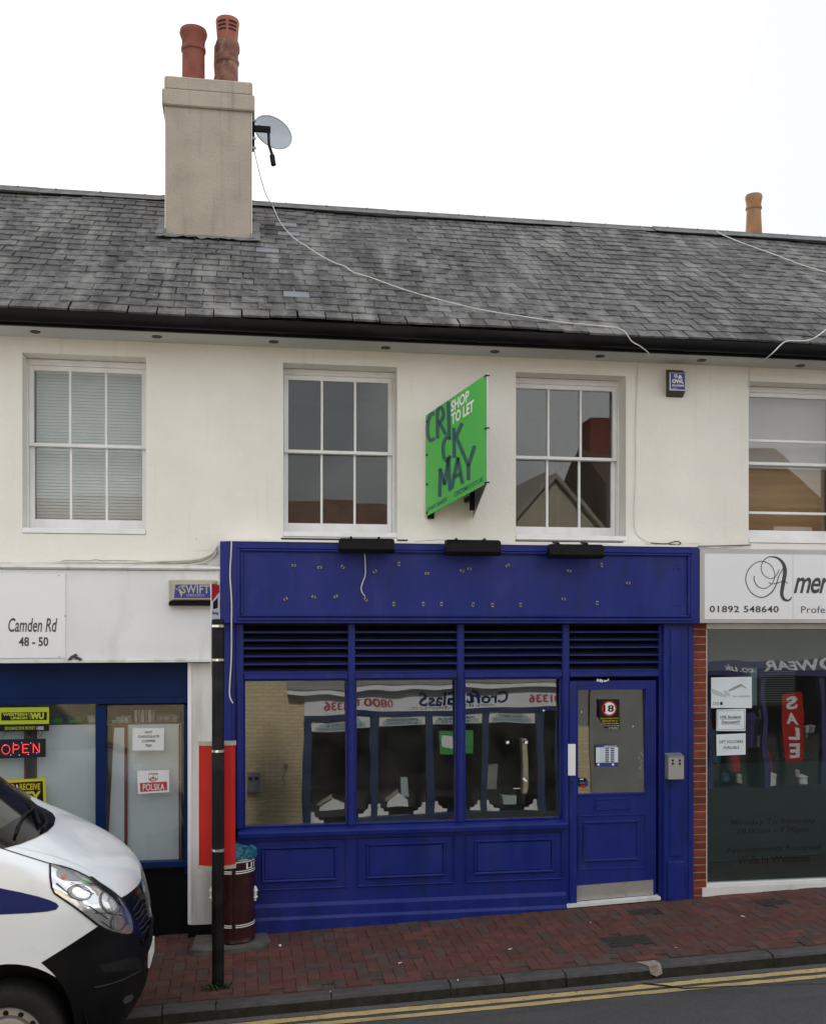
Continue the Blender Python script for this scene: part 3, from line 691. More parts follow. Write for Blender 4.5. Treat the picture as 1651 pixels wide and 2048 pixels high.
# posts, transom, sill, panes
ZS = lambda px: PZ(px,1650,YM)
sillz1 = PZ(800,1648,YM)
for i,(a,b) in enumerate(posts):
    x0, x1 = PX(a,YM), PX(b,YM)
    obox('mullion', B, shop, x0, x1, YM-.004*(i%2), .10, (sillz1 if i < 3 else -.3), ZL1-.002, bevel=.006)
    obox('mullion_bead', B, shop, x0+.018, x1-.018, YM-.014, YM-.0045, (sillz1 if i < 3 else -.2), ZT0-.01, bevel=.004)
for i in range(4):
    obox('transom', B, shop, PX(posts[i][1],YM)+.001, PX(posts[i+1][0],YM)-.001, YM-.006, .10, ZT0, ZT1+.004, bevel=.006)
for i in range(3):
    x0, x1 = PX(posts[i][1],YM), PX(posts[i+1][0],YM); zb, zt = sillz1, ZT0
    mb = MB(); frame_bars(mb, x0+.001, x1-.001, zb+.001, zt-.001, .016, YM+.02, YG-.012); mb.build('glazing_bead', B, shop, bevel=.004)
    random.seed(40+i); tw = random.uniform(-.0015,.0015); mb = MB(); h = zt-zb-.02; tl = tan(GLT)+random.uniform(-.003,.003)
    for dy in (0,.006):
        mb.quad((x0+.01,YG-h*tl/2+dy,zb+.01),(x1-.01,YG-h*tl/2+dy+tw,zb+.01),(x1-.01,YG+h*tl/2+dy+tw,zt-.01),(x0+.01,YG+h*tl/2+dy,zt-.01))
    mb.build('shop_pane', M['glass_shop'], shop)
SX0, SX1 = PX(476,YP), PX(1131,YP)
MB().prism([(-.13,sillz1-.075),(-.135,sillz1-.03),(-.12,sillz1-.018),(.02,sillz1+.004),(.02,sillz1-.075)], 'x', SX0, SX1).build('window_sill', B, shop, bevel=.004)
# panelled base
st = obox('stallriser', B, shop, SX0, SX1-.002, YP, .06, -.4, sillz1-.0755)
zr1 = sillz1-.076
obox('top_rail', B, st, SX0, SX1-.003, YP-.022, YP, zr1-.03, zr1-.001)
pz0, pz1 = PZ(800,1768,YP), PZ(800,1674,YP)
for a,b in ((506,690),(716,906),(932,1122)):
    x0, x1 = PX(a,YP), PX(b,YP)
    mb = MB(); frame_bars(mb, x0-.012, x1+.012, pz0-.012, pz1+.012, .014, YP-.016, YP); mb.build('panel_moulding', B, st, bevel=.005)
    mb = MB(); frame_bars(mb, x0+.075, x1-.075, pz0+.06, pz1-.05, .026, YP-.024, YP); mb.build('panel_moulding', B, st, bevel=.009)
    obox('raised_panel', B, st, x0+.105, x1-.105, YP-.010, YP, pz0+.09, pz1-.08, bevel=.004)
zz = PZ(800,1797,YP)
MB().prism([(YP-.001,zz),(YP-.03,zz-.03),(YP-.03,zz-.3),(YP-.001,zz-.6)], 'x', SX0, SX1-.004).build('plinth', B, st)
zk = PZ(800,1828,YP-.03)
MB().prism([(YP-.031,zk+.02),(YP-.05,zk-.005),(YP-.05,zk-.4),(YP-.031,zk-.4)], 'x', SX0, SX1-.004).build('skirting', B, st)
# pilasters
for a,b,c,d in ((441,470,448,463),(1327,1386,1340,1362)):
    pl = obox('pilaster', B, shop, PX(a,YP-.03), PX(b,YP-.03), YP-.03, .05, -.4, FZ0-.001, bevel=.004)
    obox('pilaster_strip', B, pl, PX(c,YP-.045), PX(d,YP-.045), YP-.045, YP-.0305, .55, FZ0-.06, bevel=.006)
    if a > 1000:
        obox('pilaster_strip', B, pl, PX(1376,YP-.04), PX(1385,YP-.04), YP-.042, YP-.0305, -.1, FZ0-.02, bevel=.004)
        obox('pilaster_foot', B, pl, PX(1335,YP-.05), PX(1368,YP-.05), YP-.052, YP-.0305, -.1, .50, bevel=.006)
# door
YD = -.02
dx0, dx1 = PX(1139,YD), PX(1311,YD); dz1 = PZ(1225,1361,YD); dz0 = G(dx0)+.035
gx0, gx1, gz0, gz1 = PX(1155,YD), PX(1290,YD), PZ(1222,1586,YD), PZ(1222,1379,YD)
door = wall_holes(dx0, dx1, dz0, dz1, [(gx0,gx1,gz0,gz1)], YD, YD+.045).build('door', B, shop)
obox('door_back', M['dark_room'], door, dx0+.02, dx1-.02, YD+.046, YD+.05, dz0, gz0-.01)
mb = MB(); frame_bars(mb, gx0-.022, gx1+.022, gz0-.022, gz1+.022, .022, YD-.012, YD); mb.build('glazing_moulding', B, door, bevel=.004)
mb = MB()
for dy in (0,.006): mb.quad((gx0,YD+.02-.012+dy,gz0),(gx1,YD+.02-.012+dy+.004,gz0),(gx1,YD+.02+.012+dy+.004,gz1),(gx0,YD+.02+.012+dy,gz1))
mb.build('door_pane', M['glass_shop'], door)
def drect(a,b,c,d): return PX(a,YD),PX(c,YD),PZ((a+c)/2,d,YD),PZ((a+c)/2,b,YD)
x0,x1,z0,z1 = drect(1188,1597,1257,1620); mb = MB(); frame_bars(mb, x0,x1,z0,z1,.014,YD-.008,YD); mb.build('letter_plate', B, door, bevel=.003)
obox('letter_flap', B, door, x0+.016, x1-.016, YD-.006, YD, z0+.016, z1-.016)
x0,x1,z0,z1 = drect(1154,1629,1290,1738); mb = MB(); frame_bars(mb, x0,x1,z0,z1,.012,YD-.008,YD); mb.build('door_moulding', B, door, bevel=.003)
x0,x1,z0,z1 = drect(1165,1641,1277,1722); mb = MB(); frame_bars(mb, x0,x1,z0,z1,.024,YD-.016,YD); mb.build('door_moulding', B, door, bevel=.006)
x0,x1,z0,z1 = drect(1141,1765,1305,1795)
vs = [(x0,YD-.004,z0-.02),(x1,YD-.004,z0+.012),(x1,YD-.004,z1+.012),(x0,YD-.004,z1-.02)]
kp = MB().add(vs+[(a,YD-.0005,c) for a,_,c in vs], [(0,1,2,3),(4,7,6,5),(0,4,5,1),(1,5,6,2),(2,6,7,3),(3,7,4,0)]).build('kick_plate', M['steel'], door)
for i in range(4):
    for zz in (z0-.002+.03*(i/3), z1-.03+.03*(i/3)):
        xx = x0+.03+(x1-x0-.06)*i/3; mb = MB(); disc(mb, (xx,YD-.0048,zz), .004, 8); mb.build('screw', M['black_print'], door)
x0,x1,z0,z1 = PX(1135,-.06),PX(1150,-.06),PZ(1142,1551,-.06),PZ(1142,1488,-.06)
pp = obox('push_plate', M['sign_white'], door, x0, x1, -.066, -.06, z0, z1, bevel=.002)
obox('door_stile', B, door, PX(1138.5,-.059), PX(1153,-.059), -.059, YD-.013, dz0+.0, dz1-.002, bevel=.003)
p = P(1142,1565,-.06); mb = MB(); disc(mb, (p.x,-.0605,p.z), .008, 10, r2=.016); mb.build('keyhole', M['black_print'], door)
x0 = PX(1131,YD-.05); x1 = PX(1318,YD-.05)
mb = MB(); za, zb = G(x0)+.035, G(x1)+.04
mb.add([(x0,-.10,za-.03),(x1,-.10,zb-.03),(x1,.05,zb-.03),(x0,.05,za-.03),(x0,-.10,za-.002),(x1,-.10,zb-.002),(x1,.05,zb+.006),(x0,.05,za+.006)],
       [(0,3,2,1),(4,5,6,7),(0,1,5,4),(1,2,6,5),(2,3,7,6),(3,0,4,7)])
mb.build('door_threshold', M['old_board'], shop)
random.seed(77); mb = MB()                                        # torn paper on the door head
for a in range(7):
    p = P(1193+a*3.8+random.uniform(-1,1), 1361+random.uniform(-1.5,1.5), YD); ww = random.uniform(.006,.014); hh = random.uniform(.006,.016)
    mb.quad((p.x-ww,YD-.002,p.z-hh),(p.x+ww,YD-.002,p.z-hh*.6),(p.x+ww*1.2,YD-.002,p.z+hh),(p.x-ww*.6,YD-.002,p.z+hh))
o = mb.build('paper_scraps', M['white_print'], door); o['kind'] = 'stuff'

# notices on the door glass (top-level, stuck to the pane)
YS = YD-.004
n18 = thing('age_notice', 'black over eighteen notice with red ringed number stuck on the shop door glass', 'notice', P(1217,1460,YS))
x0,x1 = PX(1197,YS),PX(1238,YS)
def poly(name, m, par, pts, Y): return MB().add([P(a,b,Y) for a,b in pts], [tuple(range(len(pts)))]).build(name, m, par)
poly('backing', M['black_print'], n18, [(1197,1399),(1238,1399),(1238,1458),(1214,1460),(1209,1448),(1203,1440),(1197,1434)], YS)
p = P(1217.5,1417,YS-.001)
mb = MB(); disc(mb, p, .076, 28, ring=.80); mb.build('red_ring', M['red_panel'], n18)
mb = MB(); disc(mb, (p.x,p.y-.0004,p.z), .0605, 28); mb.build('white_disc', M['white_print'], n18)
ptext('numeral', M['black_print'], n18, '18', 1206, 1410, 1227, 1424, YS-.002, bold=.03)
for s,a,b,c,d in (("If you're under 18 it is",1200,1435,1236,1439),('against the law to',1203,1440,1234,1444),('enter these premises',1203,1445,1236,1449)):
    ptext('yellow_text', M['yellow_sign'], n18, s, a, b, c, d, YS-.001, bold=.01)
for s,a,b,c,d in (("and if you're lucky enough",1206,1450,1238,1452.5),('to look under 21',1216,1453.5,1236,1456),('you will be asked for ID',1209,1456.5,1236,1459)):
    ptext('small_text', M['white_print'], n18, s, a, b, c, d, YS-.001)
oh = thing('opening_hours_notice', 'pale blue opening hours table stuck low on the shop door glass', 'notice', P(1213,1532,YS))
pbx('backing', M['paper_blue'], oh, 1191, 1490, 1235, 1533, YS, YS+.001)
mb = MB(); mb.pb(1191,1490,1235,1494.5,YS-.0012,YS-.0005); mb.pb(1191,1525,1235,1533,YS-.0012,YS-.0005); mb.build('blue_band', M['alarm_blue'], oh)
ptext('heading', M['white_print'], oh, 'OPENING HOURS', 1207, 1491, 1232, 1493.5, YS-.002, bold=.02)
for k,dn in enumerate(('Monday','Tuesday','Wednesday','Thursday','Friday','Saturday','Sunday')):
    y = 1496+k*4.2
    ptext('day_name', M['grey_print'], oh, dn, 1199, y, 1207.5, y+2.2, YS-.001)
    mb = MB(); mb.pb(1209.5,y-.2,1217,y+2.6,YS-.0012,YS-.0005); mb.pb(1220,y-.2,1227.5,y+2.6,YS-.0012,YS-.0005); mb.build('time_block', M['opp_purple'], oh)
for a in (1196,1225):
    p = P(a,1529,YS-.0015); mb = MB(); disc(mb, p, .012, 10); mb.build('round_mark', M['white_print'], oh)
sk = thing('payment_sticker', 'small dark card payment sticker in the lower corner of the door glass', 'sticker', P(1163,1573,YS))
poly('backing', M['black_print'], sk, [(1156,1556),(1171,1556),(1171,1575),(1160,1575),(1156,1571)], YS)
poly('colour_band', M['bag_blue'], sk, [(1158,1564),(1170,1564),(1170,1567),(1158,1568)], YS-.001)
poly('colour_band', M['red_panel'], sk, [(1158,1571),(1170,1569),(1170,1574),(1161,1574)], YS-.001)
poly('white_bar', M['white_print'], sk, [(1159,1558),(1166,1557),(1166,1559),(1159,1560)], YS-.001)
poly('blue_tab', M['alarm_blue'], sk, [(1171.5,1560),(1175,1560),(1175,1573),(1171.5,1573)], YS)
bp = thing('blue_door_poster', 'narrow dark blue poster at the edge of the shop door glass', 'poster', P(1281,1558,YS))
pbx('backing', M['opp_purple'], bp, 1275, 1500, 1288, 1558, YD+.035, YD+.036)
random.seed(5)
mb = MB()
for k in range(7):
    p = P(1279+random.uniform(-2,6), 1506+k*5, YD+.034); disc(mb, p, random.uniform(.006,.012), 7, r2=random.uniform(.008,.016))
mb.build('printed_figures', M['goods_clear'], bp)
# scraps of tape on the panes
for k,(a,b,ww,hh,rt) in enumerate(((1015,1485,.03,.028,.4),(1052,1485,.028,.03,0),(1049,1560,.05,.022,-.8),(1033,1577,.07,.006,0),(1087,1421,.022,.014,.2),(1162,1424,.006,.022,0),(1265,1453,.006,.02,0))):
    Y0 = -.005 if k < 5 else YS
    p = P(a,b,Y0); mb = MB(); c_,s_ = cos(rt),sin(rt)
    q = [(-ww/2,-hh/2),(ww/2,-hh*.3),(ww/2.3,hh/2),(-ww/2,hh/2)]
    mb.add([(p.x+u*c_-v*s_,p.y,p.z+u*s_+v*c_) for u,v in q], [(0,1,2,3)])
    mb.build('tape_scrap', M['white_print'], shop)

# cigarette bin on the pilaster
cb = thing('cigarette_bin', 'brushed steel cigarette bin with four round holes on the blue pilaster', 'ash bin', P(1352,1560,-.2))
x0,x1,z0,z1 = PX(1336,-.21),PX(1367,-.21),PZ(1352,1559,-.21),PZ(1352,1514,-.21)
obox('body', M['steel'], cb, x0, x1, -.21, YP-.046, z0, z1, bevel=.003)
MB().prism([(-.212,z1+.001),(-.212,z1+.006),(YP-.046,z1+.03),(YP-.046,z1+.001)], 'x', x0-.002, x1+.002).build('sloping_lid', M['galv'], cb)
for a in (1344.5,1358.5):
    for b in (1521,1527.5):
        p = P(a,b,-.211); mb = MB(); disc(mb, p, .0125, 14); mb.build('stub_hole', M['black_print'], cb)
# trough lights over the fascia
for k,(a,b,c,d,lab) in enumerate(((678,1076,787,1105,'black trough light nearest the bus stop pole over the empty blue fascia'),(892,1079,1000,1110,'black trough light in the middle of the empty blue fascia under the green board'),(1099,1088,1206,1116,'black trough light over the shop door end of the empty blue fascia'))):
    Y0 = -.42; x0,x1,z0,z1 = PX(a,Y0),PX(c,Y0),PZ((a+c)/2,d,Y0),PZ((a+c)/2,b,Y0)
    tl = thing('trough_light', lab, 'light', ((x0+x1)/2,Y0,z0), 'trough lights over the blue fascia')
    pr = [(Y0,z0),(Y0-.015,z0+.03),(Y0,z1-.035),(Y0+.03,z1),(Y0+.10,z1),(Y0+.13,z0+.03),(Y0+.10,z0)]
    MB().prism(pr, 'x', x0+.014, x1-.004).build('hood', M['black_metal'], tl, bevel=.004)
    for q,s in ((x0+.014,-1),(x1-.004,1)):
        MB().prism([(Y0+.004,z0+.004),(Y0-.008,z0+.03),(Y0+.004,z1-.04),(Y0+.03,z1-.006),(Y0+.095,z1-.006),(Y0+.12,z0+.03),(Y0+.095,z0+.004)], 'x', q, q+s*.012).build('end_cap', M['black_plastic'], tl)
    for q in (x0+.12, x1-.12):
        MB().tube([(q,Y0+.07,z1-.03),(q,Y0+.12,z1+.015),(q,YF+.06,FZ1+.03),(q,YF+.06,FZ1+.018)], .010, 8).build('arm', M['black_metal'], tl)

# ================================================================== letting board
lb = thing('letting_board', 'bright green shop to let board, two panels in a V on the upper wall', 'sign board', (1.9,0,3.86))
Yo = -.86
TL_, BL_, TR_, BR_ = P(851,831,-.03), P(851,1033,-.03), P(972,748,Yo), P(972,967,Yo)
R0 = P(945,1036,-.01); RT = Vector((R0.x, R0.y, R0.z+(TL_.z-BL_.z)))
nrm = (TR_-BL_).cross(TL_-BL_).normalized()
if nrm.y > 0: nrm = -nrm
def onb(u, v, h=0.): return BL_.lerp(BR_,u).lerp(TL_.lerp(TR_,u), v)+nrm*h
def slab(name, m, q, t):
    mb = MB(); mb.add([*q, *[p-t for p in q]], [(0,1,2,3),(7,6,5,4),(0,4,5,1),(1,5,6,2),(2,6,7,3),(3,7,4,0)]); return mb.build(name, m, lb)
slab('printed_panel', M['green_sign'], [BL_,BR_,TR_,TL_], nrm*.006)
n2 = (BR_-R0).cross(RT-R0).normalized()
slab('rear_panel', M['galv'], [R0,BR_+n2*.0,TR_,RT], n2*.006)
MB().tube([BR_+Vector((.008,-.004,0)),TR_+Vector((.008,-.004,.008))], .009, 8).build('edge_pole', M['aluminium'], lb)
for v in (.005,.5,.98): MB().tube([onb(.985,v,.012),onb(1.02,v,.014),onb(1.02,v,-.02)], .006, 6).build('cable_tie', M['black_print'], lb)
for v in (.03,.31,.60,.93): MB().tube([onb(.025,v,-.005),onb(.025,v,.006)], .012, 8).build('rivet', M['black_print'], lb)
def bt(name, m, s, u0, u1, v0, v1, **k): letter(MB(), s, lambda u,v: onb(u0+(u1-u0)*u, v0+(v1-v0)*v, .003), **k).build(name, m, lb)
bt('white_lettering', M['white_print'], 'SHOP', .44,.735,.86,.965, bold=.035)
bt('white_lettering', M['white_print'], 'TO LET', .445,.81,.735,.845, bold=.035)
def zl(x, y):
    u = (x-133)/772; bo = 1945-400*u; to = 660-555*u; return onb(u, (bo-y)/(bo-to), .003)
def zletter(*strokes):
    mb = MB()
    for q in strokes: stroke(mb, smooth_path([(x,y,0) for x,y in q],5) if len(q) > 3 else q, 44, zl)
    mb.build('dark_letter', M['slate_print'], lb)
zletter([(252,628),(205,640),(172,720),(158,830),(170,925),(200,975),(255,940)])
zletter([(292,575),(294,945)], [(292,572),(345,545),(370,600),(360,690),(300,748)], [(318,735),(405,890)])
zletter([(437,462),(447,955)])
zletter([(462,940),(415,925),(375,1000),(368,1100),(385,1195),(420,1225),(466,1160)])
zletter([(507,800),(514,1190)], [(612,740),(525,940)], [(540,925),(690,1300)])
zletter([(322,1692),(330,1325)], [(330,1330),(388,1540)], [(388,1540),(440,1180)], [(438,1180),(456,1615)])
zletter([(478,1590),(560,1185)], [(555,1185),(617,1530)], [(508,1440),(598,1395)])
zletter([(765,1040),(690,1300)], [(690,1280),(690,1485)])
bt('phone_number', M['slate_print'], '01403 264259', .03,.37,.035,.078, bold=.012)
bt('web_address', M['slate_print'], 'CRICKMAY.CO.UK', .49,.955,.035,.082, bold=.012)
x = PX(940,-.2); MB().box(x-.022, x+.022, -.30, -.26, PZ(940,1021,-.28), PZ(940,900,-.28)).build('bracket_post', M['black_metal'], lb)
x = PX(861,-.03); MB().box(x-.03, x+.03, -.05, -.002, BL_.z-.02, BL_.z+.1).build('wall_bracket', M['black_metal'], lb)
MB().box(PX(940,-.2)-.02, PX(940,-.2)+.02, -.26, -.002, 4.0, 4.04).build('bracket_arm', M['black_metal'], lb)

# ================================================================== alarm boxes
al = thing('alarm_box', 'small brown alarm box with blue and white plate high on the cream wall', 'alarm box', P(1350,795,0))
Y0 = -.11
x0,x1 = PX(1331,0),PX(1364,0); z0,z1 = PZ(1350,795,0),PZ(1350,740,0); fx0,fx1,fz0,fz1 = PX(1338,Y0),PX(1370,Y0),PZ(1354,781,Y0),PZ(1354,746,Y0)
MB().add([(x0,-.001,z0),(x1,-.001,z0),(x1,-.001,z1),(x0,-.001,z1),(fx0,Y0,fz0),(fx1,Y0,fz0),(fx1,Y0,fz1),(fx0,Y0,fz1)],
    [(0,3,2,1),(4,5,6,7),(0,1,5,4),(1,2,6,5),(2,3,7,6),(3,0,4,7)]).build('housing', M['brown_box'], al)
obox('white_plate', M['sign_white'], al, fx0, fx1, Y0-.004, Y0-.0005, fz0, fz1)
obox('blue_plate', M['alarm_blue'], al, fx0+.008, fx1-.006, Y0-.006, Y0-.0045, fz0+.008, fz1-.004)
ptext('name_lettering', M['white_print'], al, 'OWL', 1343, 758.5, 1366.5, 766.5, Y0-.007, bold=.05)
ptext('small_lettering', M['white_print'], al, 'ALARMS', 1342.5, 769, 1367, 773, Y0-.007, bold=.03)
ptext('phone_lettering', M['white_print'], al, '01892', 1343, 775.5, 1353, 777.5, Y0-.007)
p = P(1350.5,752,Y0-.007); mb = MB(); disc(mb, p, .019, 16, ring=.66); disc(mb, p, .008, 10); mb.build('round_emblem', M['white_print'], al)
poly('beak_emblem', M['white_print'], al, [(1354,757),(1358,750),(1360,750),(1364,757)], Y0-.007)
sw_ = thing('alarm_siren', 'cream wedge alarm siren with blue name plate on the white fascia', 'alarm box', P(385,1207,-.14))
Yb, Y0 = -.142, -.27
a0,a1,b0,b1 = PX(338,Yb),PX(436,Yb),PZ(386,1204,Yb),PZ(386,1160,Yb)
c0,c1,d0,d1 = PX(346,Y0),PX(424,Y0),PZ(386,1199,Y0),PZ(386,1168,Y0)
MB().add([(a0,Yb,b0),(a1,Yb,b0),(a1,Yb,b1),(a0,Yb,b1),(c0,Y0,d0),(c1,Y0,d0),(c1,Y0,d1),(c0,Y0,d1)],
    [(4,5,6,7),(0,1,5,4),(1,2,6,5),(2,3,7,6),(3,0,4,7)]).build('cover', M['beige_plastic'], sw_, bevel=.004)
obox('base_tray', M['black_metal'], sw_, a0+.004, a1-.004, Y0+.04, Yb, b0-.035, b0-.002)
MB().add([P(348,1196,Y0-.002),P(422,1196,Y0-.002),P(419,1169,Y0-.002),P(351,1169,Y0-.002)], [(0,1,2,3)]).build('blue_plate', M['alarm_blue'], sw_)
ptext('name_lettering', M['beige_plastic'], sw_, 'SWIFT', 363, 1170, 419, 1187, Y0-.004, bold=.02, spacing=1.05)
ptext('phone_lettering', M['beige_plastic'], sw_, '01892-539513', 373, 1188, 408, 1193, Y0-.004, bold=.01)
fn = lambda a,b: P(a,b,Y0-.0045)
mb = MB(); stroke(mb, [(351,1178),(357,1177),(361,1183),(363,1190),(362,1195)], [1,4,5,3,.5], fn); stroke(mb, [(362,1171),(358,1176),(354,1180)], [.5,4,2], fn); mb.build('bird_emblem', M['beige_plastic'], sw_)

# ================================================================== satellite dish and cables
Yd = 1.9
sdn = thing('satellite_dish', 'small grey satellite dish fixed to the side of the chimney', 'satellite dish', P(512,300,Yd))
c = P(546,264,Yd+.12); aim = Vector((.35,-1,.38)).normalized()
ex = aim.cross(Vector((0,0,1))).normalized(); ey = ex.cross(aim).normalized()
mb = MB(); R_ = .222; vs = [c-aim*.06]; N_ = 28
for r in range(1,6):
    for k in range(N_):
        a = 2*pi*k/N_; rr = R_*r/5; vs.append(c+ex*cos(a)*rr+ey*sin(a)*rr*1.02-aim*.06*(1-(r/5)**2))
fs = [(0,1+k,1+(k+1)%N_) for k in range(N_)]+[(1+(r-1)*N_+k,1+(r-1)*N_+(k+1)%N_,1+r*N_+(k+1)%N_,1+r*N_+k) for r in range(1,5) for k in range(N_)]
mb.add(vs, fs); mb.build('reflector', M['dish'], sdn, smooth=True)
MB().tube([c+ex*cos(2*pi*k/36)*R_+ey*sin(2*pi*k/36)*R_*1.02 for k in range(37)], .006, 6).build('rim', M['galv'], sdn)
w0 = P(505,268,Yd); 
MB().box(CHX1-.0, CHX1+.035, Yd-.05, Yd+.05, PZ(508,300,Yd), PZ(508,245,Yd)).build('wall_plate', M['black_metal'], sdn)
MB().box(CHX1+.03, PX(541,Yd-.1), Yd-.13, Yd-.08, PZ(520,272,Yd), PZ(520,262,Yd)).build('bracket', M['black_metal'], sdn)
MB().tube([P(537,266,Yd-.13),P(538,290,Yd-.2),P(545,312,Yd-.28)], .016, 6).build('feed_arm', M['black_metal'], sdn)
MB().tube([P(544,311,Yd-.28),P(547,330,Yd-.30)], .028, 8).build('feed_horn', M['black_metal'], sdn)
MB().tube(smooth_path([P(512,252,Yd-.05),P(522,252,Yd-.08),P(530,262,Yd-.12)]), .005, 5).build('lead', M['black_metal'], sdn)
for py in (250,285,304): MB().box(CHX1, CHX1+.05, Yd-.11, Yd-.09, PZ(508,py+2,Yd), PZ(508,py-2,Yd)).build('clamp', M['galv'], sdn)
def on_roof(px, py, h=.075):
    u = (px-825.5)/FPX; v = (HY-py)/FPX; k = tan(PHI); A = cos(TH)-u*sin(TH)
    t = (CZ-RZ0+k*(D+RY0))/(k*A-v); y = t*A-D; return Vector((t*(sin(TH)+u*cos(TH)), y, CZ+v*t))+nd*h
rp = [P(508,300,1.85),P(520,350,1.9),P(532,390,2.2)]+[on_roof(*q) for q in ((545,425),(560,458),(585,488),(610,505),(640,525),(668,540),(690,548),(705,559),(740,570),(800,592),(870,613),(960,635),(1040,648),(1120,660),(1200,668),(1240,675))]
rp += [P(1262,682,-.52),P(1280,693,-.515),P(1297,708,-.40),P(1284,716,-.2),P(1275,722,-.01),P(1273,760,-.008),P(1270,850,-.008),P(1270,950,-.008),P(1267,1020,-.008),P(1269,1060,-.008),P(1280,1075,-.01),P(1300,1086,-.02)]
tag(MB().tube(smooth_path(rp,5), .0052, 6).build('aerial_cable', M['cable_white']), 'thin white cable sagging from the satellite dish down the slates to the gutter', 'cable')
rp = [on_roof(*q) for q in ((1425,471),(1440,481),(1480,498),(1540,520),(1600,543),(1660,562),(1760,600))]
tag(MB().tube(smooth_path(rp,5), .0065, 6).build('roof_cable', M['cable_white']), 'straight white cable running from the ridge down the slates above the salon', 'cable')
rp = [on_roof(1700,662),on_roof(1660,666)]+[P(a,b,-.51) for a,b in ((1635,671),(1620,679),(1600,682),(1573,682),(1560,690),(1545,705))]+[P(1530,717,-.37),P(1510,727,-.12),P(1499,733,-.01),P(1497,760,-.008),P(1496,775,-.008)]
tag(MB().tube(smooth_path(rp,5), .006, 6).build('gutter_cable', M['cable_white']), 'thin pale cable looping over the gutter beside the blind covered window', 'cable')
rp = [P(1300,1086,-.03),P(1330,1088,-.05),P(1345,1084,-.06),P(1355,1083,-.06),P(1360,1087,-.06),P(1350,1091,-.05),P(1338,1089,-.05),P(1380,1092,-.05),P(1430,1092,-.03),P(1470,1091,-.02),P(1500,1090,-.02)]
tag(MB().tube(smooth_path(rp,5), .006, 6).build('coiled_cable', M['brown_box']), 'loose dark cable end lying along the top of the blue fascia corner', 'cable')
rp = [P(463,1080,-.19),P(462,1110,-.19),P(460,1150,-.192),P(463,1200,-.192),P(463,1246,-.195),P(463,1290,-.15),P(462,1330,-.14),P(460,1360,-.14),P(459,1385,-.14),P(461,1398,-.14),P(466,1406,-.14)]
tag(MB().tube(smooth_path(rp,5), .0065, 6).build('hanging_cable', M['cable_white']), 'white cable hanging loose down the blue shopfront beside the pole', 'cable')
for k,(dy,col) in enumerate(((0,'cable_white'),(5,'cable_grey'),(9,'cable_white'))):
    rp = [P(a,b+dy,-.012-.004*k) for a,b in ((-200,1126),(-60,1128),(60,1127),(150,1124),(250,1125),(330,1122),(390,1119),(415,1112),(428,1103),(434,1092))]
    tag(MB().tube(smooth_path(rp,5), .007, 6).build('wall_cable', M[col]), ('uppermost painted cable','middle grey cable','lowest painted cable')[k]+' of three running along the wall above the white fascia', 'cable', 'cables above the white fascia')
# ================================================================== white shopfront beside the blue one
ls = thing('white_shopfront', 'corner shop front with plain white fascia over navy blue window frames', 'shopfront', (-1.4,-.05,-.1))
WB, NV = M['white_board'], M['navy']
LX = -4.4
YB = -.14
xr = PX(439,YB)
obox('fascia_board', WB, ls, LX, xr, YB, -.002, PZ(220,1318,YB), PZ(220,1140,YB), bevel=.004)
MB().prism([(-.002,PZ(220,1139.5,YB)),(YB-.02,PZ(220,1139.5,YB)),(YB-.04,PZ(220,1136,YB)),(YB-.03,PZ(220,1132,YB)),(-.002,PZ(220,1130,YB)+.02)], 'x', LX, xr+.01).build('top_moulding', M['old_board'], ls)
MB().prism([(-.01,PZ(220,1325,YB)),(YB-.018,PZ(220,1325,YB)),(YB-.018,PZ(220,1320,YB)),(YB-.002,PZ(220,1317.5,YB)),(-.01,PZ(220,1317.5,YB))], 'x', LX, xr).build('bottom_moulding', M['old_board'], ls)
pbx('return_strip', M['white_paint'], ls, 432, 1140, 440, 1320, YB-.012, YB)
sp = pbx('sign_panel', M['sign_white'], ls, -320, 1147, 131, 1317, YB-.014, YB, bevel=.002)
ptext('road_name', M['grey_print'], sp, 'Camden Rd', 17, 1236, 115, 1264, YB-.016, bold=.012, shear=.22)
ptext('street_number', M['grey_print'], sp, '48 - 50', 38, 1274, 97, 1292.5, YB-.016, bold=.025)
for a,b in ((118,1151),(131,1232),(119,1314)):
    p = P(a,b,YB-.015); mb = MB(); disc(mb, p, .007, 8); mb.build('screw_head', M['galv'], sp)
random.seed(13); mb = MB()                                          # blown timber on the lower edge
for i in range(7):
    p = P(140+i*3.6,1317-abs(3-i)*-1.6-random.uniform(0,6),YB-.006); mb.lathe([(.022,0),(.016,.014),(.001,.02)], p, 5)
o = mb.build('blown_timber', M['brown_box'], ls); o['kind'] = 'stuff'
pl = pbx('pilaster', M['old_board'], ls, 379, 1326, 432, 1849, -.05, .12)
pbx('pilaster_edge', M['white_paint'], ls, 375.5, 1326, 383, 1849, -.065, .1)
pbx('pilaster_foot', M['black_metal'], ls, 376, 1850, 432, 1905, -.045, .1)
YN = .12
pbx('header_panel', NV, ls, -420, 1322, 378, 1398, YN-.02, YN+.04)
pbx('head_rail', NV, ls, -420, 1398.5, 378, 1410, YN-.04, YN+.04)
for a,b in ((191,212),(368,377),(-230,-205)): pbx('post', NV, ls, a, 1411, b, 1748, YN-.045, YN+.04, bevel=.004)
pbx('window_sill', NV, ls, -420, 1736, 377, 1748, YN-.07, YN+.04, bevel=.004)
pbx('stallriser', M['black_metal'], ls, -420, 1749, 377, 1915, YN-.02, YN+.04)
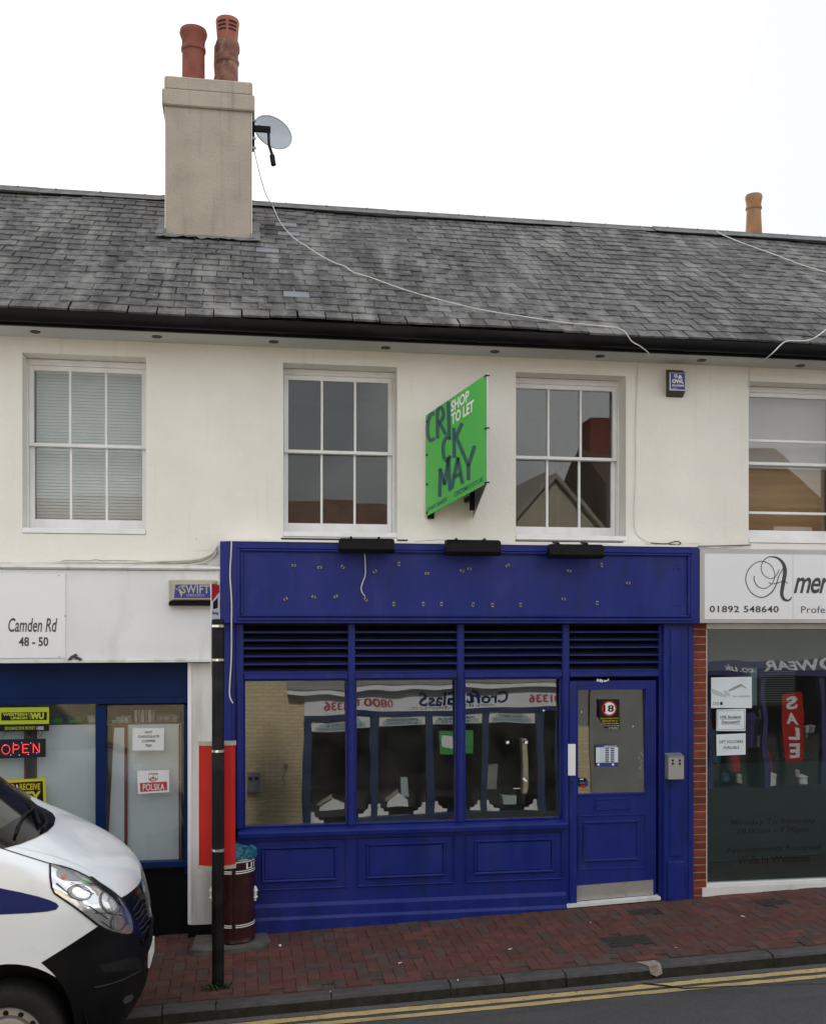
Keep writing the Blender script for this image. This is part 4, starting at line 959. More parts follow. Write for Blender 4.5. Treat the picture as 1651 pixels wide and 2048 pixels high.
for a,b,t in ((-204,190.5,.003),(212.5,367.5,-.002),(-420,-231,0)):
    x0,x1 = PX(a,YN),PX(b,YN); zb,zt = PZ((a+b)/2,1735.5,YN),PZ((a+b)/2,1410.5,YN); mb = MB()
    for dy in (0,.006): mb.quad((x0,YN+dy,zb),(x1,YN+dy+t,zb),(x1,YN+dy+t+.02,zt),(x0,YN+dy+.02,zt))
    mb.build('shop_pane', M['glass_left'], ls)
obox('back_room', M['mid_room'], ls, LX, PX(425), 1.7, 1.75, -.6, 2.95)
# boards and goods behind the glass
YI = .24
def board(lab, px0, py0, px1, py1, Y, edge=None):
    t = thing('display_board', lab, 'board', P((px0+px1)/2,py1,Y)); pbx('white_face', M['sign_white'], t, px0, py0, px1, py1, Y, Y+.02)
    for e in edge or ():
        pbx('red_edge', M['red_frame'], t, *e, Y-.006, Y+.022)
    return t
board('plain white display board filling the wide left shop window beside the navy post', 74, 1450, 191, 1760, YI, [(70,1450,74.5,1760)])
board('white display board behind the lit open sign at the picture edge', -190, 1450, 49, 1760, YI, [(48.5,1450,52.5,1760)])
board('white display board behind the hot drinks and POLSKA notices', 255, 1449, 362, 1742, YI, [(357.5,1449,361,1742)])
lean = thing('leaning_board', 'grey board in a dark red frame leaning inside the narrow shop window', 'board', P(230,1740,.2))
fnl = lambda pts,Y: [P(a,b,Y) for a,b in pts]
for nm,m,pts,Y in (('grey_face','sign_white',[(228,1455),(250,1455),(250,1742),(213,1742)],.21),('red_frame','red_frame',[(249,1449),(255,1449),(255,1742),(249,1742)],.205),
                   ('red_frame','red_frame',[(225,1449),(249,1449),(249,1455),(225,1455)],.205),('red_frame','red_frame',[(225,1455),(228.5,1455),(214,1742),(210,1742)],.205)):
    q = fnl(pts,Y); MB().add(q+[v+Vector((0,.018,0)) for v in q], [(0,1,2,3),(7,6,5,4),(0,4,5,1),(1,5,6,2),(2,6,7,3),(3,7,4,0)]).build(nm, M[m], lean)
shelf = tag(pbx('display_shelf', M['mid_room'], None, -200, 1449.5, 366, 1453, .27, .75), 'shelf of bagged goods behind the white boards in the corner shop', 'shelf')
random.seed(4)
def packet(lab, px, py0, py1, wpx, m, group, Y=.38, flat=.5):
    x0,x1,z0,z1 = PX(px-wpx/2,Y),PX(px+wpx/2,Y),PZ(px,py1,Y),PZ(px,py0,Y); mb = MB(); n = 6; vs = []; dp = min(.06,(x1-x0)*flat)
    for j in range(5):
        v = j/4; pinch = 1-abs(2*v-1)**3*.75
        for i in range(n):
            a = 2*pi*i/n; vs.append(((x0+x1)/2+(x1-x0)/2*cos(a)*(.94+.06*sin(5*v+i))+random.uniform(-.004,.004), Y+dp*sin(a)*pinch, z0+(z1-z0)*v+random.uniform(-.006,.006)*(0<j<4)))
    mb.add(vs, [(j*n+i,j*n+(i+1)%n,(j+1)*n+(i+1)%n,(j+1)*n+i) for j in range(4) for i in range(n)]+[tuple(range(n)),tuple(range(4*n,5*n))])
    return tag(mb.build('goods_packet', M[m], smooth=True), lab, 'packet', group)
packet('green packet next to the yellow money transfer sign, top of window', 111, 1436, 1449, 30, 'goods_green', 'packets on the shelf')
packet('second green packet further from the money transfer sign, top of window', 148, 1435, 1449, 32, 'goods_green', 'packets on the shelf')
packet('crumpled white bag against the navy post, top of wide window', 184, 1431, 1449, 20, 'goods_white', 'packets on the shelf')
for i in range(3): packet(('smallest white bag at the post end of the narrow window shelf','middle white bag of the three above the leaning board','largest white bag above the red frame corner')[i], (229,240,254)[i], (1440,1434,1431)[i], 1449, (12,16,18)[i], 'goods_white', 'packets on the shelf')
for i in range(6): packet(('first','second','third','fourth','fifth','sixth')[i]+' thin upright packet from the red frame in the row above the hot drinks notice', 272+i*7, 1420, 1449, 6.5, 'goods_clear' if i%2 else 'goods_white', 'upright packets above the hot drinks notice', Y=.36)
for i in range(3): packet(('nearest the upright packets, a clear bag on the shelf','middle clear bag of three at the shelf end','last clear bag at the white pilaster end of the shelf')[i], (320,335,350)[i], 1428, 1449, 17, 'goods_clear', 'packets on the shelf')

# signs in the left windows
YW = .105
wu = thing('money_transfer_sign', 'lime yellow and black money transfer sign at the top of the shop window', 'sign', P(50,1463,YW))
pbx('lime_panel', M['lime'], wu, -40, 1415, 98.5, 1448.5, YW, YW+.006)
pbx('black_strip', M['black_print'], wu, -40, 1449, 98.5, 1463, YW, YW+.006)
pbx('black_field', M['black_print'], wu, 3, 1424.5, 94, 1440.5, YW-.0015, YW-.0005)
for s,a,b,c,d,bo in (('WESTERN',6,1426,55,1431.8,.04),('UNION',22,1433,55,1438.8,.04),('WU',61,1425.5,88.5,1438.5,.07)):
    ptext('lime_lettering', M['lime'], wu, s, a, b, c, d, YW-.003, bold=bo)
fn = lambda a,b: P(a,b,YW-.003)
mb = MB()
for k in range(3): stroke(mb, [(56.3+k*1.9,1425.5),(60+k*1.9,1438.5)], .5, fn)
mb.build('lime_stripe', M['lime'], wu)
ptext('lime_lettering', M['lime'], wu, 'SEND&RECEIVE MONEY', 10, 1453, 71, 1459.5, YW-.002, bold=.004)
ptext('white_lettering', M['white_print'], wu, 'HERE', 74, 1453, 88, 1459.5, YW-.002, bold=.004)
op = thing('open_sign', 'black LED sign with glowing red OPEN letters hanging in the window', 'LED sign', P(40,1515,YW))
YO_ = .09
MB().add([v for Y in (YO_,YO_+.03) for v in (P(-45,1519,Y),P(92,1514,Y),P(92,1477,Y),P(-45,1480,Y))], [(0,1,2,3),(7,6,5,4),(0,4,5,1),(1,5,6,2),(2,6,7,3),(3,7,4,0)]).build('panel', M['led_off'], op)
fn = lambda a,b: P(a,b,YO_-.004)
def dots(name, m, pts, r):
    mb = MB()
    for a,b in pts: disc(mb, P(a,b,YO_-.004), r, 6)
    mb.build(name, m, op)
def seg(a, b, n): return [(a[0]+(b[0]-a[0])*i/n, a[1]+(b[1]-a[1])*i/n) for i in range(n+1)]
lo = [(12.2+8*cos(2*pi*i/22), 1499+9*sin(2*pi*i/22)) for i in range(22)]
lp = seg((27,1506),(27,1490),10)+seg((29,1490),(35,1490),4)+[(37.5,1492),(38.5,1494.5),(37,1497)]+seg((35,1498.5),(29,1498.5),4)
le = seg((46,1505),(46,1489),10)+seg((48,1489),(58,1489),6)+seg((48,1497),(55,1497),5)+seg((48,1505),(58,1505),6)
ln_ = seg((67,1505),(67,1488),10)+seg((68,1489),(78,1503.5),10)+seg((79,1504),(79,1487),10)
for ch_ in (lo,lp,le,ln_): dots('red_letter', M['led_red'], ch_, .0042)
for q in ((10,1490),(27.5,1486.5),(44,1485.5),(62,1486),(22,1510),(39,1510),(57,1509),(74,1505.5)): dots('blue_lamp', M['led_blue'], [q], .004)
for a,b in ((5,1478),(80,1476)): MB().tube([P(a,b,YO_+.01),P(a,b-3,YO_+.01),P(a+8,b-14,YO_+.01)], .002, 5).build('hanging_wire', M['black_print'], op)
sm = thing('money_poster', 'yellow bordered black send and receive money poster behind the van windscreen', 'poster', P(50,1640,YW))
def q4(name, m, pts, Y, par): return MB().add([P(a,b,Y) for a,b in pts], [(0,1,2,3)]).build(name, M[m], par)
MB().add([v for Y in (YW,YW+.006) for v in (P(-60,1650,Y),P(93,1640,Y),P(91,1556,Y),P(-60,1564,Y))], [(0,1,2,3),(7,6,5,4),(0,4,5,1),(1,5,6,2),(2,6,7,3),(3,7,4,0)]).build('yellow_panel', M['yellow_sign'], sm)
q4('black_field', 'black_print', [(-54,1644),(88,1634),(86,1562),(-54,1570)], YW-.001, sm)
ptext('yellow_lettering', M['yellow_sign'], sm, 'SEND', -10, 1568, 30, 1582, YW-.002, bold=.02)
ptext('white_lettering', M['white_print'], sm, '&', 32, 1569, 38, 1581, YW-.002, bold=.02)
ptext('yellow_lettering', M['yellow_sign'], sm, 'RECEIVE', 40, 1567, 81, 1580, YW-.002, bold=.02)
ptext('yellow_lettering', M['yellow_sign'], sm, 'MONEY', -14, 1583, 82, 1608, YW-.002, bold=.03)
q4('white_strip', 'white_print', [(60,1612),(82,1610),(82,1616),(60,1618)], YW-.002, sm)
hd = thing('hot_drinks_notice', 'white paper notice listing hot chocolate, coffee and tea', 'notice', P(297,1501,YW))
q4('sheet', 'paper', [(265,1501),(328,1500.5),(329,1456),(266,1456)], YW, hd)
for s,a,b,c,d in (('HOT',290.5,1462,305,1467),('CHOCOLATE',276,1470.5,318.5,1475.5),('COFFEE',284,1479.5,311,1484.5),('TEA',290.5,1488.5,304,1493.5)):
    ptext('lettering', M['black_print'], hd, s, a, b, c, d, YW-.001, bold=.025)
po = thing('flag_notice', 'white notice with red and white POLSKA flag and eagle crest', 'notice', P(306,1587,YW))
q4('sheet', 'paper', [(276.5,1588),(339,1584),(338,1539.5),(274.5,1542)], YW, po)
q4('red_field', 'poster_red', [(280.5,1584),(334.5,1580.5),(334,1563),(280,1566)], YW-.001, po)
ptext('lettering', M['white_print'], po, 'POLSKA', 286, 1567.5, 329, 1580.5, YW-.002, bold=.006)
MB().add([P(a,b,YW-.001) for a,b in ((297.5,1547),(315.5,1546),(315.5,1559),(311,1562),(306,1563),(301,1562),(297.5,1559.5))], [tuple(range(7))]).build('crest', M['poster_red'], po)
fn = lambda a,b: P(a,b,YW-.002)
mb = MB(); stroke(mb, [(306.5,1547.5),(306.5,1561)], [2,4,][:2], fn)
for s in (-1,1): stroke(mb, [(306.5,1557),(306.5+s*3,1553),(306.5+s*5,1549.5),(306.5+s*7,1551),(306.5+s*6.5,1558)], [3,4,4,4,1.5], fn); stroke(mb, [(306.5,1556),(306.5+s*4.5,1560)], [2,1.2], fn)
mb.build('eagle', M['white_print'], po)
random.seed(2)
for k,(a,b,c,d) in enumerate(((260,1508,278,1523),(267,1527,285,1544))):
    q = thing('faded_note', ('upper faded paper note below the hot drinks notice','lower faded paper note beside the POLSKA notice')[k], 'notice', P(a,d,YI-.006)); pbx('sheet', M['blind'], q, a, b, c, d, YI-.008, YI-.006)

# ================================================================== brick pier
pier = thing('brick_pier', 'narrow red brick pier between the blue shopfront and the salon', 'pier', (PX(1396),0,.1))
YBk = -.06; bx0,bx1 = PX(1387.5,YBk),PX(1403,YBk)
obox('mortar_core', M['mortar'], pier, bx0-.03, bx1+.05, YBk+.008, .2, -.3, FZ0+.02)
random.seed(6); z = G(bx0)-.06; k = 0
while z < 2.83:
    sp_ = .102 if k%2 else .215
    x0 = bx0-.03 if k%2 else bx0-.12
    o = MB().box(max(x0,bx0-.03)+random.uniform(-.002,.002), bx1+.045, YBk+random.uniform(-.003,.003), YBk+.09, z+.005, z+.07).build('brick', M['brick'], pier, bevel=.004)
    z += .0755; k += 1

# ================================================================== nail salon
sal = thing('salon_shopfront', 'nail salon front with white framed dark glass and white sign box', 'shopfront', (6.2,-.05,.15))
YSg = -.19; SXR = 9.4
sx0 = PX(1399,YSg); sz0,sz1 = 2.842,3.575
sb = obox('sign_box', M['aluminium'], sal, sx0, SXR, YSg, -.002, sz0, sz1, bevel=.004)
obox('sign_face', M['sign_white'], sb, sx0+.045, SXR-.05, YSg-.004, YSg-.0005, sz0+.04, sz1-.05)
obox('face_joint', M['galv'], sb, PX(1584,YSg)-.001, PX(1584,YSg)+.001, YSg-.0055, YSg-.0045, sz0+.04, sz1-.05)
Yt = YSg-.006
zf = lambda zx,zy: P(1380+zx*.1953, 1060+zy*.1953, Yt)
def scr(pts, wd): 
    q = smooth_path([(a,b,0) for a,b in pts],6); w_ = []
    for i in range(len(q)):
        t = i/(len(q)-1)*(len(wd)-1); j = min(int(t),len(wd)-2); w_.append(wd[j]+(wd[j+1]-wd[j])*(t-j))
    mb = MB(); stroke(mb, q, w_, lambda a,b: zf(a,b)); return mb.build('script_letter', M['grey_print'], sb)
scr([(945,395),(905,470),(865,585),(810,655),(720,690),(620,640),(565,520),(590,410),(660,340),(740,322),(820,360),(860,440),(850,520),(800,580),(740,598),(680,570),(650,510),(655,470)], [9,9,12,10,9,9,8,8,7,7,7,8,9,8])
scr([(905,405),(880,460),(840,495),(790,490),(740,450),(722,390),(740,325),(790,280),(850,275),(910,300),(955,360),(965,440),(950,530),(935,620),(935,670),(955,708),(990,722),(1020,710),(1032,685)], [7,7,7,7,8,10,24,40,40,36,30,16,8])
scr([(795,535),(830,552),(880,545),(930,530),(970,530),(995,548)], [7,8,8,8,8])
ptext('script_lettering', M['grey_print'], sb, 'mer', 1586, 1155, 1659, 1187, Yt, bold=.015, shear=.35, spacing=.9)
ptext('phone_number', M['grey_print'], sb, '01892 548640', 1418, 1211.5, 1556, 1225, Yt, bold=.02, spacing=1.08)
ptext('strapline', M['grey_print'], sb, 'Profes', 1601, 1212.5, 1657, 1226, Yt, spacing=1.05)
U_ = M['upvc']; YV = -.045
vx0 = PX(1404,YV); zb0 = PZ(1500,1764,YV); 
obox('head_rail', U_, sal, vx0+.05, SXR, YV, .05, PZ(1500,1258,YV), sz0-.002, bevel=.004)
obox('jamb', U_, sal, vx0, vx0+.048, YV-.003, .05, zb0+.001, sz0-.002, bevel=.004)
obox('bottom_rail', U_, sal, vx0+.0, SXR, YV-.006, .05, zb0-.035, zb0, bevel=.004)
obox('mullion', U_, sal, 7.0, 7.06, YV-.003, .05, zb0+.001, PZ(1500,1258,YV)-.001, bevel=.004)
vs = []
obox('plinth', M['old_board'], sal, vx0-.012, SXR, YV-.02, .05, -.3, zb0-.0355)
gx0,gx1,gz0,gz1 = vx0+.05,6.998,zb0+.001,PZ(1500,1259,YV); zfr = PZ(1530,1526,.02)
mb = MB(); h = gz1-gz0; tl = tan(radians(1.0))
for dy in (0,.006): mb.quad((gx0,.015-h*tl/2+dy,gz0),(gx1,.015-h*tl/2+dy,gz0),(gx1,.015+h*tl/2+dy,gz1),(gx0,.015+h*tl/2+dy,gz1))
mb.build('shop_pane', M['glass_salon'], sal)
obox('tinted_film', M['frost'], sal, gx0-.01, gx1, .055, .058, gz0-.02, zfr)
obox('ceiling_panel', M['opp_grey'], sal, gx0-.02, 9.3, .4, .43, 2.35, 2.9)
YT_ = .0
for s,a,b,c,d,bo in (('Monday To Saturday',1461,1637,1630,1651,.02),('10.00am - 7.00pm',1475,1655,1616,1669,.02),('Appointments Accepted',1451,1691,1640,1706,.02),('Walk In Welcome',1473,1711,1618,1726,.02)):
    ptext('window_lettering', M['black_print'], sal, s, a, b, c, d, .05, bold=bo)
ptext('window_lettering', M['grey_print'], sal, 'NAIL EXTENSIONS', 1458, 1505, 1636, 1520, .035, shear=.25)
YQ = .0
a1 = thing('nail_poster', 'pale blue polish poster with a painted nail in the salon window', 'poster', P(1462,1416,YQ))
q4('sheet', 'paper_blue', [(1421,1416),(1502.5,1416),(1502,1353.5),(1421,1355)], YQ, a1)
fn = lambda a,b: P(a,b,YQ-.001)
mb = MB(); stroke(mb, [(1421,1380),(1432,1386),(1444,1390),(1453,1392)], [7,9,8,4], fn); mb.build('finger', M['opp_teal'], a1)
mb = MB(); stroke(mb, [(1446,1381),(1450,1384),(1455,1388),(1459,1392)], [3,6,6,3], fn); mb.build('nail', M['pink_blind'], a1)
mb = MB(); stroke(mb, [(1456,1382),(1468,1376),(1481,1370),(1484,1372),(1494,1378)], [3,5,5,3,.6], fn); mb.build('brush', M['galv'], a1)
ptext('lettering', M['grey_print'], a1, 'SAY GOOD-BYE', 1465, 1391, 1498, 1394.5, YQ-.001)
ptext('lettering', M['grey_print'], a1, 'CND', 1425, 1404, 1437, 1410, YQ-.001)
pbx('small_logo', M['black_print'], a1, 1439, 1404, 1444, 1410, YQ-.001, YQ-.0005)
a2 = thing('discount_notice', 'framed white student discount notice in the salon window', 'notice', P(1461,1462,YQ))
q4('sheet', 'paper_blue', [(1431.5,1462),(1489.5,1462),(1490,1417.5),(1432,1419)], YQ, a2)
mb = MB()
for a,b,c,d in ((1434,1421,1488,1421.6),(1434,1459,1488,1459.6),(1434,1421,1434.6,1459.6),(1487.4,1421,1488,1459.6)): mb.pb(a,b,c,d,YQ-.001,YQ-.0005)
mb.build('border', M['grey_print'], a2)
for s,a,b,c,d in (('10% Student',1439,1431,1481,1437),('Discount!!!',1442,1441,1478,1447)): ptext('lettering', M['black_print'], a2, s, a, b, c, d, YQ-.001, bold=.02)
mb = MB(); mb.pb(1439,1438,1481,1438.6,YQ-.001,YQ-.0005); mb.pb(1442,1448,1478,1448.6,YQ-.001,YQ-.0005); mb.build('underline', M['black_print'], a2)
a3 = thing('voucher_notice', 'plain white gift vouchers notice, lowest sheet in the salon window', 'notice', P(1461,1511,YQ))
q4('sheet', 'paper_blue', [(1432,1511.5),(1490,1509),(1490,1466.5),(1431.5,1469)], YQ, a3)
for s,a,b,c,d in (('GIFT VOUCHERS',1437,1480.5,1484.5,1486.5),('AVAILABLE',1445,1492,1477,1498)): ptext('lettering', M['black_print'], a3, s, a, b, c, d, YQ-.001, bold=.01)
ht = thing('wall_heater', 'dark box heater with wire grille inside the salon window', 'heater', P(1552,1412,.2))
pbx('casing', M['brown_box'], ht, 1514, 1337, 1590, 1411, .22, .42)
pbx('pale_side', M['opp_teal'], ht, 1500, 1336, 1514, 1411, .23, .42)
for k in range(14): pbx('grille_bar', M['galv'], ht, 1518, 1343+k*4.6, 1587, 1343.9+k*4.6, .215, .2195)

# ================================================================== bus stop pole, timetable case, flag
pp = P(436,1975,-1.374); pxl, pyl = pp.x, -1.374
pole = thing('bus_stop_pole', 'black bus stop pole standing at the kerb with steel clamp bands', 'pole', (pxl,pyl,G(pxl,pyl)))
pzt = PZ(436,1240,pyl); r_ = .048
MB().lathe([(r_,-.1),(r_,pzt-G(pxl,pyl)),(r_*.9,pzt-G(pxl,pyl)+.006),(.001,pzt-G(pxl,pyl)+.008)], (pxl,pyl,G(pxl,pyl)), 20).build('post', M['black_plastic'], pole, smooth=True)
for py in (1252,1320,1503,1702):
    z = PZ(436,py,pyl-.05); MB().lathe([(r_+.001,-.010),(r_+.004,-.009),(r_+.004,.009),(r_+.001,.010)], (pxl,pyl,z), 20).build('clamp_band', M['chrome'], pole, smooth=True)
    MB().box(pxl+.008, pxl+.04, pyl-r_-.014, pyl-r_+.01, z-.008, z+.008).build('clamp_screw', M['galv'], pole)
MB().prism([(pxl+a,pyl+.0+b) for a,b in ((-.155,.13),(-.155,.10),(-.115,.068),(-.05,.055),(.02,.055),(.10,.068),(.135,.09),(.135,.13))], 'z', PZ(430,1731,pyl+.06), PZ(430,1492,pyl+.06)).build('timetable_case', M['red_panel'], pole, bevel=.003)
for za,zb in ((PZ(430,1739,pyl+.06),PZ(430,1731.5,pyl+.06)),(PZ(430,1491.5,pyl+.06),PZ(430,1484,pyl+.06))):
    MB().prism([(pxl+a,pyl+b) for a,b in ((-.162,.136),(-.162,.096),(-.117,.062),(-.05,.05),(.02,.05),(.105,.062),(.142,.086),(.142,.136))], 'z', za, zb).build('case_end', M['beige_plastic'], pole)
A_, B_ = Vector((PX(423,-1.33),-1.33,0)), Vector((PX(438.5,-1.0),-1.0,0))
def fl(u,v): 
    q = A_.lerp(B_,u); q.z = PZ(430,1350,-1.2)+(PZ(430,1168,-1.2)-PZ(430,1350,-1.2))*v; return q
off = Vector((-.006,0,0))
MB().add([fl(0,0),fl(1,0),fl(1,1),fl(0,1)]+[fl(a,b)+off for a,b in ((0,0),(1,0),(1,1),(0,1))], [(0,1,2,3),(7,6,5,4),(0,4,5,1),(1,5,6,2),(2,6,7,3),(3,7,4,0)]).build('flag_plate', M['sign_white'], pole)
on = Vector((.0015,0,0))
MB().add([fl(0,.80)+on,fl(1,.92)+on,fl(1,.999)+on,fl(0,.999)+on], [(0,1,2,3)]).build('red_corner', M['red_panel'], pole)
MB().add([fl(0,.50)+on,fl(1,.50)+on,fl(1,.62)+on,fl(0,.52)+on], [(0,1,2,3)]).build('red_corner', M['red_panel'], pole)
MB().add([fl(.2,.72)+on,fl(.8,.74)+on,fl(.8,.86)+on,fl(.2,.80)+on], [(0,1,2,3)]).build('bus_emblem', M['black_print'], pole)
letter(MB(), 'Bus Stop', lambda u,v: fl(.12+.76*u,.655+.045*v)+on, bold=.02).build('flag_lettering', M['black_print'], pole)
random.seed(12); mb = MB()
for i in range(60):
    a = random.uniform(0,2*pi); r = random.uniform(.04,.11); x,y = pxl+r*cos(a)*1.1-.01, pyl+r*sin(a)*.7-.02; z = G(x,y); h = random.uniform(.015,.06); b = random.uniform(0,2*pi); ww = random.uniform(.006,.014)
    t = Vector((cos(b),sin(b),0)); s = Vector((-t.y,t.x,0)); c_ = Vector((x,y,z))
    mb.add([c_, c_+t*.02+s*ww+Vector((0,0,h*.6)), c_+t*.045+Vector((0,0,h)), c_+t*.02-s*ww+Vector((0,0,h*.6))], [(0,1,2,3)])
tag(mb.build('weed_tuft', M['weed']), 'small green weeds growing round the foot of the bus stop pole', 'weeds', kind='stuff')

# ================================================================== litter bin
by = -.27; bxc = PX(467,by); bz = G(bxc,by)+.03; br = .192
tag(MB().prism([(bxc-.36,by-.29),(bxc-.1,by-.33),(bxc+.22,by-.27),(bxc+.33,by-.12),(bxc+.30,by+.16),(bxc-.34,by+.17)], 'z', G(bxc,by)-.05, bz-.002).build('bin_slab', M['concrete'], pav))
bin_ = thing('litter_bin', 'round burgundy litter bin with white bands and blue bag', 'litter bin', (bxc,by,bz))
bh = PZ(467,1712,by-.15)-bz
MB().lathe([(br*.98,0),(br*1.02,.012),(br*1.0,.03),(br*.985,.05),(br*.985,bh),(br*.95,bh),(br*.94,bh-.1),(.001,bh-.1)], (bxc,by,bz), 32).build('drum', M['burgundy'], bin_, smooth=True)
ga = -pi/2+.02
for zz in (PZ(467,1722,by-.19),PZ(467,1726,by-.19),PZ(467,1744,by-.19),PZ(467,1748,by-.19),PZ(467,1852,by-.19),PZ(467,1856,by-.19)):
    for k in range(4):
        a0 = ga+.09+k*pi/2; MB().lathe([(br*.987,-.0045),(br*.992,-.004),(br*.992,.004),(br*.987,.0045)], (bxc,by,zz), 12, a0, a0+pi/2-.18).build('white_band', M['white_print'], bin_)
for k in range(4):
    a = ga+k*pi/2; MB().tube([(bxc+br*.985*cos(a),by+br*.985*sin(a),bz+.04),(bxc+br*.985*cos(a),by+br*.985*sin(a),bz+bh-.02)], .006, 6).build('seam_rib', M['burgundy'], bin_)
zc0,zc1 = PZ(467,1741,by-.19),PZ(467,1729,by-.19)
for a0 in (ga+.62, ga+.62-pi):
    letter(MB(), 'LITTER', lambda u,v: (bxc+br*.993*cos(a0+u*1.9),by+br*.993*sin(a0+u*1.9),zc0+(zc1-zc0)*v), bold=.03).build('lettering', M['white_print'], bin_)
for a0 in (ga+pi/2-.12, ga-pi/2-.12):
    zc = PZ(467,1787,by)
    mb = MB()
    for k,(r,hh) in enumerate(((.018,.05),(.028,.03),(.02,.0),(.026,-.03),(.014,-.055))):
        c_ = (bxc+br*cos(a0),by+br*sin(a0),zc+hh); mb.lathe([(.001,-.02),(r,-.008),(r*.8,.01),(.001,.02)], c_, 8)
    mb.build('crest', M['white_print'], bin_)
random.seed(15); mb = MB(); n = 30; vs = []
prof = [(br*1.0,bh-.035),(br*1.05,bh-.02),(br*1.06,bh+.01),(br*1.0,bh+.035),(br*.88,bh+.03),(br*.8,bh-.06)]
for r,z in prof:
    for k in range(n):
        a = 2*pi*k/n; rr = r*(1+random.uniform(-.04,.05)); vs.append((bxc+rr*cos(a),by+rr*sin(a),bz+z+random.uniform(-.014,.018)+.010*sin(5*a)))
mb.add(vs, [(i*n+k,i*n+(k+1)%n,(i+1)*n+(k+1)%n,(i+1)*n+k) for i in range(len(prof)-1) for k in range(n)])
mb.build('bag_rim', M['bag_blue'], bin_)
# ================================================================== parked van
VY, VW = -2.1, .90
van = thing('parked_van', 'white van with navy side stripe and black bumper parked on the kerb', 'van', (-1.4,VY,RZ(-1.4,-3)))
XF = [(.06,-.84),(.10,-.76),(.22,-.69),(.40,-.655),(.55,-.645),(.70,-.66),(.80,-.675),(.92,-.70),(1.01,-.735),(1.08,-.785),(1.14,-.85),(1.22,-.965),(1.29,-1.085),(1.36,-1.205),(1.40,-1.275),(1.436,-1.345),(1.47,-1.41),(1.62,-1.64),(2.2,-2.35),(2.28,-2.5),(2.32,-2.75)]
AA = [(.06,.55),(.40,.62),(.75,.62),(1.0,.46),(1.14,.38),(1.29,.34),(1.40,.42),(1.5,.50),(1.62,.54),(2.2,.45),(2.32,.4)]
WW = [(.06,.85),(.40,.90),(1.0,.90),(1.2,.885),(1.31,.865),(1.436,.82),(1.62,.77),(2.2,.70),(2.28,.66),(2.32,.55)]
def interp(tab, z):
    if z <= tab[0][0]: return tab[0][1]
    for (a,b),(c,d) in zip(tab[:-1],tab[1:]):
        if z <= c: return b+(d-b)*(z-a)/(c-a)
    return tab[-1][1]
def sm_interp(tab, z): return sum(interp(tab, z+k*.02)*w_ for k,w_ in ((-1,.25),(0,.5),(1,.25)))
zs = []; z = .06
while z < 2.32: zs.append(z); z += .02 if 1.0 <= z < 1.5 else .035
zs.append(2.32)
NC = 56; ring = []
for z in zs:
    xf, a, w_ = sm_interp(XF,z)-.022, sm_interp(AA,z), sm_interp(WW,z); row = []
    for x in (-6.2,-4.5,-3.,-2.4,-2.0): row.append((min(x,xf-a-.01),VY+w_,z))
    for k in range(NC+1):
        t = pi/2-pi*k/NC; s_,c_ = sin(t),cos(t); e = 2/2.45
        row.append((xf-a+a*max(c_,0)**e, VY+w_*math.copysign(abs(s_)**e,s_), z))
    for x in (-2.0,-2.4,-3.,-4.5,-6.2): row.append((min(x,xf-a-.01),VY-w_,z))
    ring.append(row)
nc = len(ring[0]); mb = MB(); mb.v = [p for r in ring for p in r]
for i in range(len(zs)-1):
    for k in range(nc-1):
        zc = (zs[i]+zs[i+1])/2; xm = ring[i][k][0]; mb.mi = 1 if (zc < .66 and xm > -1.05) else (2 if zc > 1.54 and 6 <= k < nc-8 and zc < 2.2 else 0)
        mb.f.append([i*nc+k,i*nc+k+1,(i+1)*nc+k+1,(i+1)*nc+k]); mb.m.append(mb.mi)
mb.f.append([(len(zs)-1)*nc+k for k in range(nc)]); mb.m.append(0)
mb.f.append([k for k in range(nc-1,-1,-1)]); mb.m.append(1)
mb.f.append([i*nc for i in range(len(zs))]+[i*nc+nc-1 for i in range(len(zs)-1,-1,-1)]); mb.m.append(0)
# round wheel opening cut through the near side
WXc, WR = -1.475, .350
WYf = VY-VW+.03; WZc = RZ(WXc,VY-VW)+WR
body = mb.build('body', [M['van_white'], M['van_black'], M['gloss_black']], van, smooth=True)
cut = MB(); AR = .487
cut.lathe([(.001,-.30),(AR,-.30),(AR,.32),(.001,.32)], (0,0,0), 48)
cut.v = [(WXc+x, VY-VW+.0+zz, WZc+.02+y) for x,y,zz in cut.v]
co = cut.build('wheel_cutter', M['van_black'])
bm_ = body.modifiers.new('arch','BOOLEAN'); bm_.operation = 'DIFFERENCE'; bm_.object = co; bm_.solver = 'EXACT'
